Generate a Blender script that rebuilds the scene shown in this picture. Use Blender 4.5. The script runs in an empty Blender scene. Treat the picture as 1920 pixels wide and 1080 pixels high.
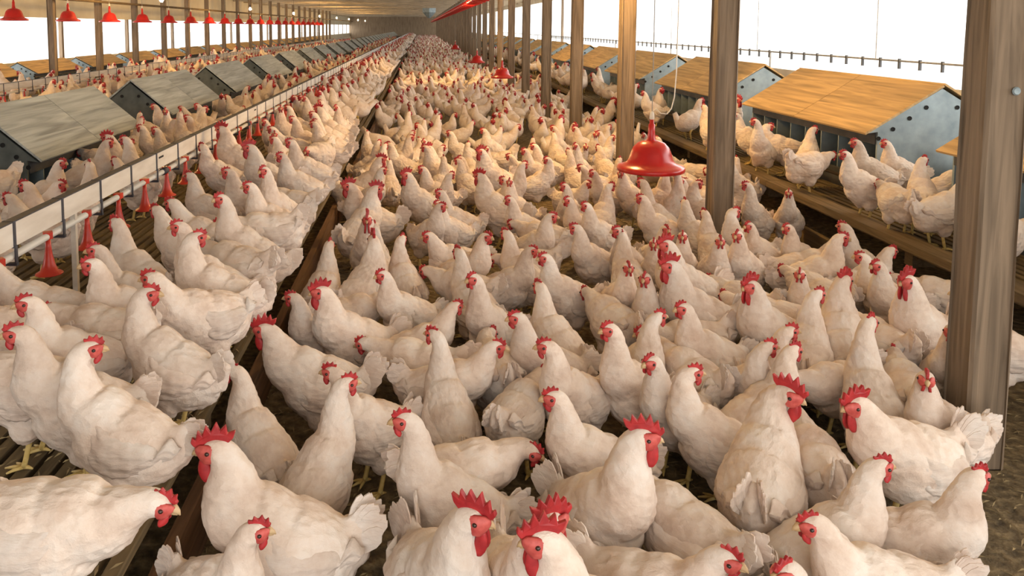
import bpy, bmesh, math, random
import numpy as np
from mathutils import Vector, Matrix, noise

random.seed(11)
rng = random.Random(4)
PI = math.pi
SC = bpy.context.scene
COL = SC.collection

# ------------------------------------------------------------------ camera
F = 1500.0                 # focal length in pixels of the 1920 x 1080 frame
H = 1.65                   # eye height above the litter
PITCH = math.radians(5.0)
VPX, VPY = 790.0, 50.0     # vanishing point of the house axis
CX, CY = VPX, VPY + F * math.tan(PITCH)
cam_data = bpy.data.cameras.new('camera')
cam = bpy.data.objects.new('camera', cam_data)
COL.objects.link(cam)
cam.location = (0, 0, H)
cam.rotation_euler = (PI / 2 - PITCH, 0, 0)
cam_data.sensor_width = 36.0
cam_data.lens = F / 1920.0 * 36.0
cam_data.shift_x = (960.0 - CX) / 1920.0
cam_data.shift_y = -(540.0 - CY) / 1920.0
cam_data.clip_start = 0.05
cam_data.clip_end = 600
SC.camera = cam


def ray(px, py):
    a, b = (px - CX) / F, -(py - CY) / F
    c, s = math.cos(PITCH), math.sin(PITCH)
    return Vector((a, c + b * s, -s + b * c))


def at_z(px, py, z):
    """point where the pixel's ray meets the level z"""
    r = ray(px, py)
    t = (z - H) / r.z
    return Vector((r.x * t, r.y * t, z))


# ------------------------------------------------------------------ light
SC.view_settings.view_transform = 'Standard'
SC.view_settings.look = 'None'
SC.view_settings.gamma = 1.0
SC.view_settings.use_curve_mapping = False
SC.view_settings.exposure = 0.15
SC.cycles.use_denoising = True
SC.cycles.max_bounces = 8
SC.cycles.sample_clamp_indirect = 6.0
world = bpy.data.worlds.new('overcast_sky')
SC.world = world
world.use_nodes = True
bg = world.node_tree.nodes['Background']
bg.inputs[0].default_value = (1.0, 0.985, 0.96, 1)
bg.inputs[1].default_value = 2.0


def day_light(name, loc, rot, sx, sy, power, colour=(1.0, 0.97, 0.92)):
    """area light"""
    l = bpy.data.lights.new(name, 'AREA')
    l.shape = 'RECTANGLE'
    l.size, l.size_y, l.energy, l.color = sx, sy, power, colour
    o = bpy.data.objects.new(name, l)
    o.location, o.rotation_euler = loc, rot
    COL.objects.link(o)
    return o


WIN_R, WIN_L, END = 6.0, -10.5, 118.0      # side walls and far end of the house
DAY = 10.5                                  # watts per square metre of opening
for k in range(8):
    y0 = -1.5 + k * 14.9
    dim = 1.0 if k < 2 else 0.6                 # window light weakened further down to keep the far end dim
    day_light('daylight_right', (WIN_R + 0.25, y0 + 7.5, 1.85), (0, PI / 2, 0), 2.5, 15.0, DAY * 38 * dim)
    day_light('daylight_left', (WIN_L - 0.25, y0 + 7.5, 1.25), (0, -PI / 2, 0), 1.9, 15.0, DAY * 27 * dim)
day_light('front_fill', (0.9, -1.9, 1.6), (PI / 2, 0, 0), 6.0, 2.6, DAY * 8, (1.0, 0.93, 0.86))  # added fill light behind the camera, brightens the foreground birds


# ------------------------------------------------------------------ helpers
def new_mat(name):
    m = bpy.data.materials.new(name)
    m.use_nodes = True
    nt = m.node_tree
    return m, nt, nt.nodes['Principled BSDF']


def nd(nt, kind, **kw):
    n = nt.nodes.new(kind)
    for k, v in kw.items():
        if k in n.inputs:
            n.inputs[k].default_value = v
        else:
            setattr(n, k, v)
    return n


def ramp(nt, fac, stops):
    r = nt.nodes.new('ShaderNodeValToRGB')
    e = r.color_ramp.elements
    while len(e) < len(stops):
        e.new(0.5)
    for el, (p, c) in zip(e, stops):
        el.position = p
        el.color = (*c, 1)
    nt.links.new(fac, r.inputs[0])
    return r.outputs[0]


def mapped(nt, scale, coord='Object'):
    tc = nt.nodes.new('ShaderNodeTexCoord')
    mp = nt.nodes.new('ShaderNodeMapping')
    mp.inputs['Scale'].default_value = scale
    nt.links.new(tc.outputs[coord], mp.inputs[0])
    return mp.outputs[0]


def bump(nt, bsdf, height, strength, dist=0.01):
    b = nt.nodes.new('ShaderNodeBump')
    b.inputs['Strength'].default_value = strength
    b.inputs['Distance'].default_value = dist
    nt.links.new(height, b.inputs['Height'])
    nt.links.new(b.outputs[0], bsdf.inputs['Normal'])


def noisy(name, stops, scale=(1, 1, 1), nscale=5.0, detail=6.0, rough=0.7, bstr=0.2, bdist=0.01, metal=0.0, distort=0.0,
          spec=0.5, vary=0.0):
    m, nt, b = new_mat(name)
    v = mapped(nt, scale)
    if vary:
        oi = nt.nodes.new('ShaderNodeObjectInfo')
        ad = nt.nodes.new('ShaderNodeVectorMath')
        ad.operation = 'ADD'
        mu = nt.nodes.new('ShaderNodeVectorMath')
        mu.operation = 'SCALE'
        mu.inputs['Scale'].default_value = vary
        cb = nt.nodes.new('ShaderNodeCombineXYZ')
        for i in range(3):
            nt.links.new(oi.outputs['Random'], cb.inputs[i])
        nt.links.new(cb.outputs[0], mu.inputs[0])
        nt.links.new(v, ad.inputs[0])
        nt.links.new(mu.outputs[0], ad.inputs[1])
        v = ad.outputs[0]
    n = nd(nt, 'ShaderNodeTexNoise', Scale=nscale, Detail=detail, Distortion=distort)
    nt.links.new(v, n.inputs['Vector'])
    nt.links.new(ramp(nt, n.outputs['Fac'], stops), b.inputs['Base Color'])
    b.inputs['Roughness'].default_value = rough
    b.inputs['Metallic'].default_value = metal
    b.inputs['Specular IOR Level'].default_value = spec
    if bstr:
        bump(nt, b, n.outputs['Fac'], bstr, bdist)
    return m


def mesh_of(name, verts, faces, mats=(), idx=None, smooth=False):
    me = bpy.data.meshes.new(name)
    me.from_pydata([tuple(v) for v in verts], [], faces)
    for m in mats:
        me.materials.append(m)
    if idx is not None:
        me.polygons.foreach_set('material_index', idx)
    if smooth:
        me.polygons.foreach_set('use_smooth', [True] * len(me.polygons))
    me.update()
    return me


def link(name, me, parent=None, loc=None, rot=None):
    o = bpy.data.objects.new(name, me)
    COL.objects.link(o)
    if parent is not None:
        o.parent = parent
    if loc is not None:
        o.location = loc
    if rot is not None:
        o.rotation_euler = rot
    return o


def tag(o, label=None, cat=None, group=None, kind=None):
    if label:
        o['label'] = label
    if cat:
        o['category'] = cat
    if group:
        o['group'] = group
    if kind:
        o['kind'] = kind
    return o


def thing(name, label, cat, loc=(0, 0, 0), rz=0.0, group=None):
    return tag(link(name, None, None, loc, (0, 0, rz)), label, cat, group)


class MB:
    """collects shapes into one mesh"""
    def __init__(self):
        self.v, self.f = [], []

    def add(self, v, f):
        o = len(self.v)
        self.v += [tuple(p) for p in v]
        self.f += [tuple(i + o for i in q) for q in f]
        return self

    def box(self, x0, x1, y0, y1, z0, z1, m=None):
        v = [Vector((x, y, z)) for x in (x0, x1) for y in (y0, y1) for z in (z0, z1)]
        if m is not None:
            v = [m @ p for p in v]
        return self.add(v, [(0, 1, 3, 2), (4, 6, 7, 5), (0, 4, 5, 1), (2, 3, 7, 6), (0, 2, 6, 4), (1, 5, 7, 3)])

    def tube(self, pts, r, n=8, cap=True):
        pts = [Vector(p) for p in pts]
        rs = r if isinstance(r, (list, tuple)) else [r] * len(pts)
        vv, ff = [], []
        t0 = (pts[1] - pts[0]).normalized()
        u = t0.orthogonal().normalized()
        for i, p in enumerate(pts):
            t = (pts[min(i + 1, len(pts) - 1)] - pts[max(i - 1, 0)]).normalized()
            u = (u - t * u.dot(t)).normalized()
            w = t.cross(u)
            for k in range(n):
                a = 2 * PI * k / n
                vv.append(p + (u * math.cos(a) + w * math.sin(a)) * rs[i])
        for i in range(len(pts) - 1):
            for k in range(n):
                k2 = (k + 1) % n
                ff.append((i * n + k, i * n + k2, (i + 1) * n + k2, (i + 1) * n + k))
        if cap:
            ff.append(tuple(reversed(range(n))))
            ff.append(tuple(range((len(pts) - 1) * n, len(pts) * n)))
        return self.add(vv, ff)

    def lathe(self, prof, n=24, c=(0, 0, 0)):
        vv, ff = [], []
        for r, z in prof:
            for k in range(n):
                a = 2 * PI * k / n
                vv.append((c[0] + r * math.cos(a), c[1] + r * math.sin(a), c[2] + z))
        for i in range(len(prof) - 1):
            for k in range(n):
                k2 = (k + 1) % n
                ff.append((i * n + k, i * n + k2, (i + 1) * n + k2, (i + 1) * n + k))
        return self.add(vv, ff)

    def prism(self, outline, axis_u, axis_v, axis_n, origin, t):
        """flat outline (u, v) given thickness t along n"""
        n = len(outline)
        origin = Vector(origin)
        vv = []
        for s in (-0.5, 0.5):
            vv += [origin + axis_u * a + axis_v * b + axis_n * (s * t) for a, b in outline]
        ff = [tuple(reversed(range(n))), tuple(range(n, 2 * n))]
        ff += [(i, (i + 1) % n, n + (i + 1) % n, n + i) for i in range(n)]
        return self.add(vv, ff)

    def mesh(self, name, mat, smooth=False):
        me = mesh_of(name, self.v, self.f, [mat] if mat else [], smooth=smooth)
        bm = bmesh.new()
        bm.from_mesh(me)
        bmesh.ops.recalc_face_normals(bm, faces=bm.faces)
        bm.to_mesh(me)
        bm.free()
        return me

    def obj(self, name, mat, parent=None, loc=None, rot=None, smooth=False):
        return link(name, self.mesh(name, mat, smooth), parent, loc, rot)


def structure(name, mb, mat, parent=None):
    o = mb.obj(name, mat, parent)
    if parent is None:
        o['kind'] = 'structure'
    return o


# ------------------------------------------------------------------ chickens
def feather_mat(name, ca, cb, cc, stretch=(0.6, 1.0, 0.8)):
    m, nt, b = new_mat(name)
    v = mapped(nt, (1, 1, 1))
    oi = nt.nodes.new('ShaderNodeObjectInfo')
    n1 = nd(nt, 'ShaderNodeTexNoise', Scale=9.0, Detail=5.0, Roughness=0.65, noise_dimensions='4D')
    nt.links.new(v, n1.inputs['Vector'])
    ml = nt.nodes.new('ShaderNodeMath')
    ml.operation = 'MULTIPLY'
    ml.inputs[1].default_value = 60.0
    nt.links.new(oi.outputs['Random'], ml.inputs[0])
    nt.links.new(ml.outputs[0], n1.inputs['W'])
    c1 = ramp(nt, n1.outputs['Fac'], [(0.32, ca), (0.5, cb), (0.66, cc)])
    hs = nt.nodes.new('ShaderNodeHueSaturation')
    mr = nt.nodes.new('ShaderNodeMapRange')
    mr.inputs['To Min'].default_value = 0.9
    mr.inputs['To Max'].default_value = 1.08
    nt.links.new(oi.outputs['Random'], mr.inputs['Value'])
    nt.links.new(mr.outputs[0], hs.inputs['Value'])
    nt.links.new(c1, hs.inputs['Color'])
    nt.links.new(hs.outputs[0], b.inputs['Base Color'])
    b.inputs['Roughness'].default_value = 0.85
    b.inputs['Specular IOR Level'].default_value = 0.15
    vo = nd(nt, 'ShaderNodeTexVoronoi', Scale=46.0, Randomness=0.9)
    mp2 = mapped(nt, stretch)
    nt.links.new(mp2, vo.inputs['Vector'])
    n2 = nd(nt, 'ShaderNodeTexNoise', Scale=70.0, Detail=5.0, Roughness=0.7)
    nt.links.new(mp2, n2.inputs['Vector'])
    mx = nt.nodes.new('ShaderNodeMath')
    mx.operation = 'ADD'
    nt.links.new(vo.outputs['Distance'], mx.inputs[0])
    nt.links.new(n2.outputs['Fac'], mx.inputs[1])
    bump(nt, b, mx.outputs[0], 0.55, 0.008)
    return m


M = {}
M['feather'] = feather_mat('white_feathers', (0.60, 0.46, 0.37), (0.73, 0.61, 0.52), (0.78, 0.70, 0.63))
M['wing'] = feather_mat('white_wing_feathers', (0.60, 0.47, 0.39), (0.71, 0.60, 0.52), (0.77, 0.695, 0.63), (0.28, 1.0, 1.3))
M['comb'] = noisy('red_comb_skin', [(0.3, (0.28, 0.010, 0.014)), (0.7, (0.48, 0.028, 0.030))], nscale=40, rough=0.5, bstr=0.3, bdist=0.003)
M['face'] = noisy('red_face_skin', [(0.3, (0.42, 0.05, 0.045)), (0.7, (0.62, 0.12, 0.10))], nscale=60, rough=0.55, bstr=0.4, bdist=0.003)
M['beak'] = noisy('horn_beak', [(0.3, (0.46, 0.30, 0.14)), (0.7, (0.58, 0.42, 0.25))], nscale=30, rough=0.5, bstr=0)
M['leg'] = noisy('yellow_leg_skin', [(0.3, (0.52, 0.36, 0.10)), (0.7, (0.66, 0.50, 0.20))], nscale=60, rough=0.6, bstr=0.4, bdist=0.002)
M['eye'] = noisy('dark_eye', [(0.3, (0.02, 0.012, 0.01)), (0.7, (0.05, 0.02, 0.012))], nscale=10, rough=0.15, bstr=0)

NECKS = {   # spine points of neck and head (x forward, z up), metres
    't': [(0.104, .355), (0.114, .415), (0.118, .468), (0.124, .507), (0.138, .535), (0.160, .545), (0.180, .540)],
    'u': [(0.112, .340), (0.124, .393), (0.129, .438), (0.136, .470), (0.150, .494), (0.172, .502), (0.192, .496)],
    'm': [(0.130, .318), (0.157, .360), (0.174, .396), (0.187, .424), (0.204, .444), (0.226, .448), (0.246, .440)],
    'f': [(0.145, .275), (0.183, .297), (0.212, .312), (0.236, .322), (0.258, .326), (0.279, .320), (0.297, .308)],
    'l': [(0.150, .250), (0.192, .256), (0.228, .248), (0.252, .234), (0.272, .218), (0.287, .200), (0.298, .182)],
    'k': [(0.150, .225), (0.192, .205), (0.225, .172), (0.242, .138), (0.252, .110), (0.262, .088), (0.270, .066)],
}
PITCHB = {'t': 33, 'u': 26, 'm': 15, 'f': 3, 'l': -5, 'k': -12}
NECK_R = [(.074, .080), (.057, .062), (.044, .048), (.034, .037), (.030, .033), (.0275, .029), (.017, .018)]
BODY_P = [(-.180, .298), (-.155, .285), (-.102, .260), (-.036, .240), (.035, .240), (.086, .268)]
BODY_R = [(.022, .030), (.062, .070), (.094, .104), (.109, .121), (.107, .119), (.092, .100)]


def smooth_path(P, R, n):
    """Catmull-Rom through points and radii"""
    P = [Vector(p) for p in P]
    out, rad = [], []
    m = len(P) - 1
    for i in range(n):
        t = i / (n - 1) * m
        k = min(int(t), m - 1)
        u = t - k
        a, b, c, d = (max(k - 1, 0), k, k + 1, min(k + 2, m))
        w = (-.5 * u + u * u - .5 * u ** 3, 1 - 2.5 * u * u + 1.5 * u ** 3, .5 * u + 2 * u * u - 1.5 * u ** 3, -.5 * u * u + .5 * u ** 3)
        out.append(P[a] * w[0] + P[b] * w[1] + P[c] * w[2] + P[d] * w[3])
        rad.append([sum(R[j][q] * ww for j, ww in zip((a, b, c, d), w)) for q in (0, 1)])
    return out, rad


class Bird:
    """spine, head frame and meshes of one posture"""
    def __init__(self, pose, yaw=0.0, cock=False, tail=45.0, plump=1.0):
        self.pose, self.yaw, self.cock, self.tail_a = pose, yaw, cock, tail
        pit = math.radians(PITCHB[pose])
        P = []
        for x, z in BODY_P:
            dx, dz = x - 0.0, z - .235
            P.append(Vector((dx * math.cos(pit) - dz * math.sin(pit), 0, .235 + dx * math.sin(pit) + dz * math.cos(pit))))
        N = [Vector((x, 0, z)) for x, z in NECKS[pose]]
        ya = math.radians(yaw)
        piv = N[2].copy()
        fr = [0, 0, .0, .45, .8, 1.0, 1.0]
        for i in range(len(N)):
            a = ya * fr[i]
            d = N[i] - piv
            N[i] = piv + Vector((d.x * math.cos(a), d.x * math.sin(a), d.z))
        nr = [Vector(r) for r in NECK_R]
        if cock:
            nr = [Vector((r[0] * g, r[1] * g)) for r, g in zip(NECK_R, (1.12, 1.2, 1.22, 1.2, 1.1, 1.05, 1.0))]
        br = [Vector((r[0] * plump, r[1] * plump)) for r in BODY_R]
        self.P, self.R = P + N, br + nr
        self.nbody = len(P)
        hd = (N[6] - N[4])
        hd.z *= 0.55 if pose in 'tumf' else 1.0
        self.hf = hd.normalized()
        self.hr = Vector((0, 0, 1)).cross(self.hf).normalized()      # bird's left
        self.hu = self.hf.cross(self.hr).normalized()
        self.hc = N[5].copy()
        self.pit = pit
        self.head = N[5].copy()

    def loft(self, nr, ns):
        path, rad = smooth_path(self.P, self.R, nr)
        v, f = [], []
        u = Vector((0, 1, 0))
        for i, p in enumerate(path):
            t = (path[min(i + 1, nr - 1)] - path[max(i - 1, 0)]).normalized()
            u = (u - t * u.dot(t)).normalized()
            w = t.cross(u)
            for k in range(ns):
                a = 2 * PI * k / ns
                v.append(p + u * (math.cos(a) * rad[i][0]) + w * (math.sin(a) * rad[i][1]))
        for i in range(nr - 1):
            for k in range(ns):
                k2 = (k + 1) % ns
                f.append((i * ns + k, i * ns + k2, (i + 1) * ns + k2, (i + 1) * ns + k))
        a, b = len(v), len(v) + 1
        v += [path[0] + (path[0] - path[1]) * .6, path[-1] + (path[-1] - path[-2]) * .7]
        for k in range(ns):
            k2 = (k + 1) % ns
            f.append((a, k2, k))
            f.append((b, (nr - 1) * ns + k, (nr - 1) * ns + k2))
        return v, f

    def tail_base(self):
        d = math.radians(self.tail_a)
        return self.P[0] + Vector((.035, 0, .0)), Vector((-math.cos(d), 0, math.sin(d)))

    def body_mesh(self, name, voxel=0.0075):
        mb = MB()
        v, f = self.loft(44, 24)
        mb.add(v, f)

        def blob(c, r, n=10):
            vv, ff = [], []
            for i in range(n + 1):
                th = PI * i / n
                for k in range(n * 2):
                    ph = PI * k / n
                    vv.append(Vector((c[0] + r[0] * math.sin(th) * math.cos(ph), c[1] + r[1] * math.sin(th) * math.sin(ph), c[2] + r[2] * math.cos(th))))
            m = n * 2
            for i in range(n):
                for k in range(m):
                    ff.append((i * m + k, (i + 1) * m + k, (i + 1) * m + (k + 1) % m, i * m + (k + 1) % m))
            mb.add(vv, ff)
        for s in (-1, 1):
            blob((-.012, s * .058, .150), (.052, .040, .062))
        blob((-.10, 0, .185), (.085, .075, .07))                         # fluff below the tail
        b, d = self.tail_base()
        n = Vector((d.z, 0, -d.x))
        tv, tf = [], []
        for i in range(6):                                               # wedge that carries the tail feathers
            t = i / 5
            c = b + d * (.098 * t)
            hh, ww = .062 - .020 * t, .046 * (1 - t) + .010
            for k in range(12):
                a = 2 * PI * k / 12
                tv.append(c + n * (hh * math.sin(a)) + Vector((0, ww * math.cos(a), 0)))
        for i in range(5):
            for k in range(12):
                tf.append((i * 12 + k, i * 12 + (k + 1) % 12, (i + 1) * 12 + (k + 1) % 12, (i + 1) * 12 + k))
        tf += [tuple(reversed(range(12))), tuple(range(60, 72))]
        mb.add(tv, tf)
        me = mb.mesh('raw', None)
        ob = link('raw', me)
        r = ob.modifiers.new('r', 'REMESH')
        r.mode, r.voxel_size = 'VOXEL', voxel
        s = ob.modifiers.new('s', 'SMOOTH')
        s.factor, s.iterations = 0.6, 6
        dg = bpy.context.evaluated_depsgraph_get()
        out = bpy.data.meshes.new_from_object(ob.evaluated_get(dg))
        bpy.data.objects.remove(ob)
        bpy.data.meshes.remove(me)
        out.name = name
        nv = len(out.vertices)
        co = np.empty(nv * 3, np.float32)
        no = np.empty(nv * 3, np.float32)
        out.vertices.foreach_get('co', co)
        out.vertices.foreach_get('normal', no)
        co, no = co.reshape(-1, 3), no.reshape(-1, 3)
        seed = hash(name) % 97 * 0.0 + len(name) * 3.1 + self.yaw * .07 + self.tail_a
        amp = np.empty(nv, np.float32)
        for i in range(nv):
            x, y, z = float(co[i, 0]), float(co[i, 1]), float(co[i, 2])
            a = noise.noise((x * 16 + seed, y * 30, z * 30)) * .0026 + noise.noise((x * 40, y * 60 + seed, z * 60)) * .0034
            low = max(0.0, min(1.0, (.24 - z) / .12)) if x < .08 else 0
            a += abs(noise.noise((x * 60, y * 60, z * 25 + seed))) * .006 * low
            hz = (Vector((x, y, z)) - self.head).length
            amp[i] = a * max(0.12, min(1.0, (hz - .03) / .07))
        co += no * amp[:, None]
        out.vertices.foreach_set('co', co.ravel())
        out.polygons.foreach_set('use_smooth', [True] * len(out.polygons))
        out.materials.clear()
        out.materials.append(M['feather'])
        out.update()
        return out

    # --- parts, all in the bird's own coordinates
    def hp(self, a, b, c=0.0):
        return self.hc + self.hf * a + self.hu * b + self.hr * c

    def comb_outline(self):
        if self.cock:
            return [(.040, .010), (.050, .022), (.047, .034), (.038, .028), (.034, .052), (.022, .040), (.014, .066), (.002, .046), (-.010, .070),
                    (-.020, .048), (-.034, .064), (-.038, .042), (-.058, .050), (-.052, .030), (-.040, .018), (-.022, .016), (.0, .020), (.022, .014)]
        return [(.028, .010), (.037, .020), (.031, .022), (.030, .036), (.020, .029), (.013, .044), (.003, .033), (-.008, .043), (-.012, .031),
                (-.024, .034), (-.022, .022), (-.010, .018), (.008, .018)]

    def comb_mesh(self, name):
        mb = MB()
        mb.prism(self.comb_outline(), self.hf, self.hu, self.hr, self.hc, .013 if self.cock else .010)
        me = mb.mesh(name, M['comb'])
        bm = bmesh.new()
        bm.from_mesh(me)
        bmesh.ops.bevel(bm, geom=[e for e in bm.edges if e.calc_length() > .004], offset=.0022, segments=1, affect='EDGES')
        for vv in bm.verts:
            d = vv.co - self.hc
            up = d.dot(self.hu)
            vv.co += self.hr * (math.sin(d.dot(self.hf) * 90) * .09 * max(0, up - .02))
        bm.to_mesh(me)
        bm.free()
        me.materials.clear()
        me.materials.append(M['comb'])
        return me

    def wattle_mesh(self, name, s):
        mb = MB()
        L, W = (.058, .017) if self.cock else (.026, .011)
        vv, ff = [], []
        n = 10
        for i in range(7):
            t = i / 6
            w = W * math.sin(PI * (0.12 + .80 * t)) ** .7 * (0.7 + .5 * t)
            for k in range(n):
                a = 2 * PI * k / n
                vv.append(self.hp(.020 - .010 * t + w * math.cos(a), -.014 - L * t, s * (.008 + .004 * t) + .0055 * math.sin(a)))
        for i in range(6):
            for k in range(n):
                ff.append((i * n + k, i * n + (k + 1) % n, (i + 1) * n + (k + 1) % n, (i + 1) * n + k))
        ff += [tuple(range(n)), tuple(range(6 * n, 7 * n))]
        mb.add(vv, ff)
        return mb.mesh(name, M['comb'], True)

    def face_mesh(self, name):
        mb = MB()
        for s in (-1, 1):
            vv, ff = [], []
            n, g = 14, (1.25 if self.cock else 1.0)
            for i in range(5):
                th = PI / 2 * i / 4
                for k in range(n):
                    a = 2 * PI * k / n
                    rr = math.cos(th)
                    ww = 1.0 + .12 * math.sin(3 * a)
                    vv.append(self.hp(.008 + .025 * g * rr * math.cos(a) * ww, -.001 + .020 * g * rr * math.sin(a) * ww, s * (.0160 + .0122 * math.sin(th) - .011 * rr * max(0.0, math.cos(a)))))
            for i in range(4):
                for k in range(n):
                    ff.append((i * n + k, i * n + (k + 1) % n, (i + 1) * n + (k + 1) % n, (i + 1) * n + k))
            ff.append(tuple(range(n)))
            mb.add(vv, ff)
        return mb.mesh(name, M['face'], True)

    def eye_mesh(self, name, s):
        mb = MB()
        vv, ff = [], []
        n = 8
        for i in range(4):
            th = PI / 2 * i / 3
            for k in range(n):
                a = 2 * PI * k / n
                vv.append(self.hp(.008 + .0062 * math.cos(th) * math.cos(a), .004 + .0055 * math.cos(th) * math.sin(a), s * (.0265 + .0050 * math.sin(th))))
        for i in range(3):
            for k in range(n):
                ff.append((i * n + k, i * n + (k + 1) % n, (i + 1) * n + (k + 1) % n, (i + 1) * n + k))
        ff.append(tuple(range(n)))
        mb.add(vv, ff)
        return mb.mesh(name, M['eye'], True)

    def beak_mesh(self, name):
        mb = MB()
        pts = [self.hp(.024, .001), self.hp(.033, .000), self.hp(.041, -.004), self.hp(.047, -.010)]
        mb.tube(pts, [.0115, .0092, .0058, .0012], 10)
        mb.tube([self.hp(.024, -.006), self.hp(.033, -.008), self.hp(.041, -.011)], [.008, .006, .0015], 8)
        return mb.mesh(name, M['beak'], True)

    def wing_mesh(self, name, s):
        nu, nv = 30, 14
        c, sn = math.cos(self.pit), math.sin(self.pit)
        path, rad = smooth_path([Vector((x, 0, z)) for x, z in BODY_P], [Vector(r) for r in BODY_R], 40)
        xs = [p.x for p in path]

        def body_at(x):
            i = min(range(40), key=lambda j: abs(xs[j] - x))
            return path[i].z, rad[i]
        top, bot = [], []
        for i in range(nu):
            u = i / (nu - 1)
            x = .080 - .255 * u
            hi = .052 * math.sin(PI * min(1, u * 1.1 + .12)) ** .6 if u < .8 else .052 * max(.12, (1 - u) / .25) ** .8
            lo = -.070 * math.sin(PI * min(1, u * .95 + .05)) ** .55
            lo += .006 * abs(math.sin(u * 26)) * (u > .3)                # tips of the flight feathers
            for j in range(nv):
                w = j / (nv - 1)
                zc, rr = body_at(max(x, -.145))
                dz = lo + (hi - lo) * w + .012
                z = zc + dz + .030 * u * u
                k = max(0.05, 1 - (dz / (rr[1] * 1.06)) ** 2)
                yb = rr[0] * math.sqrt(k)
                if x < -.105:
                    yb = yb + (.055 - yb) * min(1, (-.105 - x) / .08)
                edge = min(w, 1 - w, u * 1.6, (1 - u) * 1.6)
                row = .0022 * math.sin(w * 15 + u * 4) + .0016 * math.sin(u * 40 + w * 9)
                lift = min(1.0, (1 - w) * 3.2, u * 3.2)                  # shoulder and upper rim sink into the plumage
                th = -.012 + .020 * max(0, lift) ** .6
                for lst, y in ((top, yb + th + row * min(1, edge * 8)), (bot, yb - .016)):
                    p = Vector((x, s * y, z))
                    dx, dz2 = p.x, p.z - .235
                    lst.append(Vector((dx * c - dz2 * sn, p.y, .235 + dx * sn + dz2 * c)))
        v = top + bot
        o = nu * nv
        f = []
        for i in range(nu - 1):
            for j in range(nv - 1):
                a = i * nv + j
                f.append((a, a + 1, a + nv + 1, a + nv))
                f.append((o + a, o + a + nv, o + a + nv + 1, o + a + 1))
        rim = [i * nv for i in range(nu)] + [(nu - 1) * nv + j for j in range(1, nv)] + [i * nv + nv - 1 for i in range(nu - 2, -1, -1)] + [j for j in range(nv - 2, 0, -1)]
        for q in range(len(rim)):
            a, b = rim[q], rim[(q + 1) % len(rim)]
            f.append((a, b, o + b, o + a))
        mb = MB()
        mb.add(v, f)
        return mb.mesh(name, M['wing'], True)

    def tail_mesh(self, name):
        mb = MB()
        b, d = self.tail_base()
        r = random.Random(int(self.tail_a * 7 + self.yaw))
        n = 13
        side = Vector((0, 1, 0))
        for s in (-1, 1):
            for i in range(n):
                t = i / (n - 1)
                ang = math.radians(self.tail_a + 15 - 36 * t + r.uniform(-4, 4))
                dd = Vector((-math.cos(ang), s * (.06 + .16 * t), math.sin(ang))).normalized()
                L = (.128 - .04 * abs(t - .3) + r.uniform(-.016, .010)) * (1.18 if self.cock else 1.0)
                w = .016 + .004 * r.random()
                pu = dd.cross(side).normalized()
                nn = dd.cross(pu).normalized()
                tw = -s * math.radians(14)                                 # tent-shaped tail: the lower rims flare outwards
                pu, nn = pu * math.cos(tw) + nn * math.sin(tw), nn * math.cos(tw) - pu * math.sin(tw)
                o = b + Vector((0, s * (.006 + .010 * t), 0)) + pu * 0
                out = [(0, -w * .6), (L * .35, -w), (L * .75, -w * 1.0), (L * .93, -w * .62), (L, 0), (L * .93, w * .62), (L * .75, w * 1.0), (L * .35, w), (0, w * .6)]
                mb.prism(out, dd, pu, nn, o, .004)
        return mb.mesh(name, M['wing'])

    def leg_mesh(self, name, s):
        mb = MB()
        y = s * .056
        mb.tube([(-.012, y, .135), (-.022, y, .105), (-.020, y, .085), (-.006, y, .03), (0, y, .012)], [.015, .011, .0095, .009, .010], 8)
        for a, L in ((0, .062), (38, .052), (-38, .052), (180, .03)):
            q = math.radians(a)
            mb.tube([(0, y, .011), (L * .5 * math.cos(q), y + L * .5 * math.sin(q), .010), (L * math.cos(q), y + L * math.sin(q), .005)], [.008, .0065, .003], 6)
        return mb.mesh(name, M['leg'], True)

    def parts(self):
        k = 'rooster_' if self.cock else 'hen_'
        out = [('body', self.body_mesh(k + 'body'), None), ('comb', self.comb_mesh(k + 'comb'), None), ('face', self.face_mesh(k + 'face'), None),
               ('beak', self.beak_mesh(k + 'beak'), None), ('tail', self.tail_mesh(k + 'tail'), None)]
        for s in (1, -1):
            out += [('wattle', self.wattle_mesh(k + 'wattle', s), None), ('eye', self.eye_mesh(k + 'eye', s), None),
                    ('wing', self.wing_mesh(k + 'wing', s), None), ('leg', self.leg_mesh(k + 'leg', s), None)]
        return out

    def far_mesh(self, nr, ns):
        """light version for the distant flock: verts, faces, material index (0 feathers, 1 red, 2 leg)"""
        mb = MB()
        v, f = self.loft(nr, ns)
        mb.add(v, f)
        idx = [0] * len(f)
        b, d = self.tail_base()
        n = Vector((d.z, 0, -d.x))
        t = [b + n * .05, b - n * .05, b + Vector((0, .035, 0)), b - Vector((0, .035, 0)), b + d * .15 + n * .045, b + d * .16 - n * .02]
        mb.add(t, [(0, 2, 4), (0, 4, 3), (2, 1, 5), (2, 5, 4), (3, 5, 1), (3, 4, 5)])
        idx += [0] * 6
        if ns > 6:
            for s in (-1, 1):
                mb.tube([(-.012, s * .056, .15), (-.02, s * .056, .09), (0, s * .056, 0)], [.03, .011, .010], 4)
                idx += [2] * (8 + 2)
        q = len(mb.f)
        if ns > 6:
            mb.prism(self.comb_outline(), self.hf, self.hu, self.hr, self.hc, .012)
        else:
            mb.prism([(.035, .012), (.02, .045), (-.02, .045), (-.03, .015)], self.hf, self.hu, self.hr, self.hc, .014)
        mm = Matrix((self.hf, self.hr, self.hu)).transposed().to_4x4()
        mm.translation = self.hc
        g = 1.3 if self.cock else 1.0
        mb.box(-.012, .030, -.0285, .0285, -.016 - .012 * g, .014, mm)
        mb.box(.012, .030, -.012, .012, -.014 - .035 * g, -.01, mm)
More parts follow.
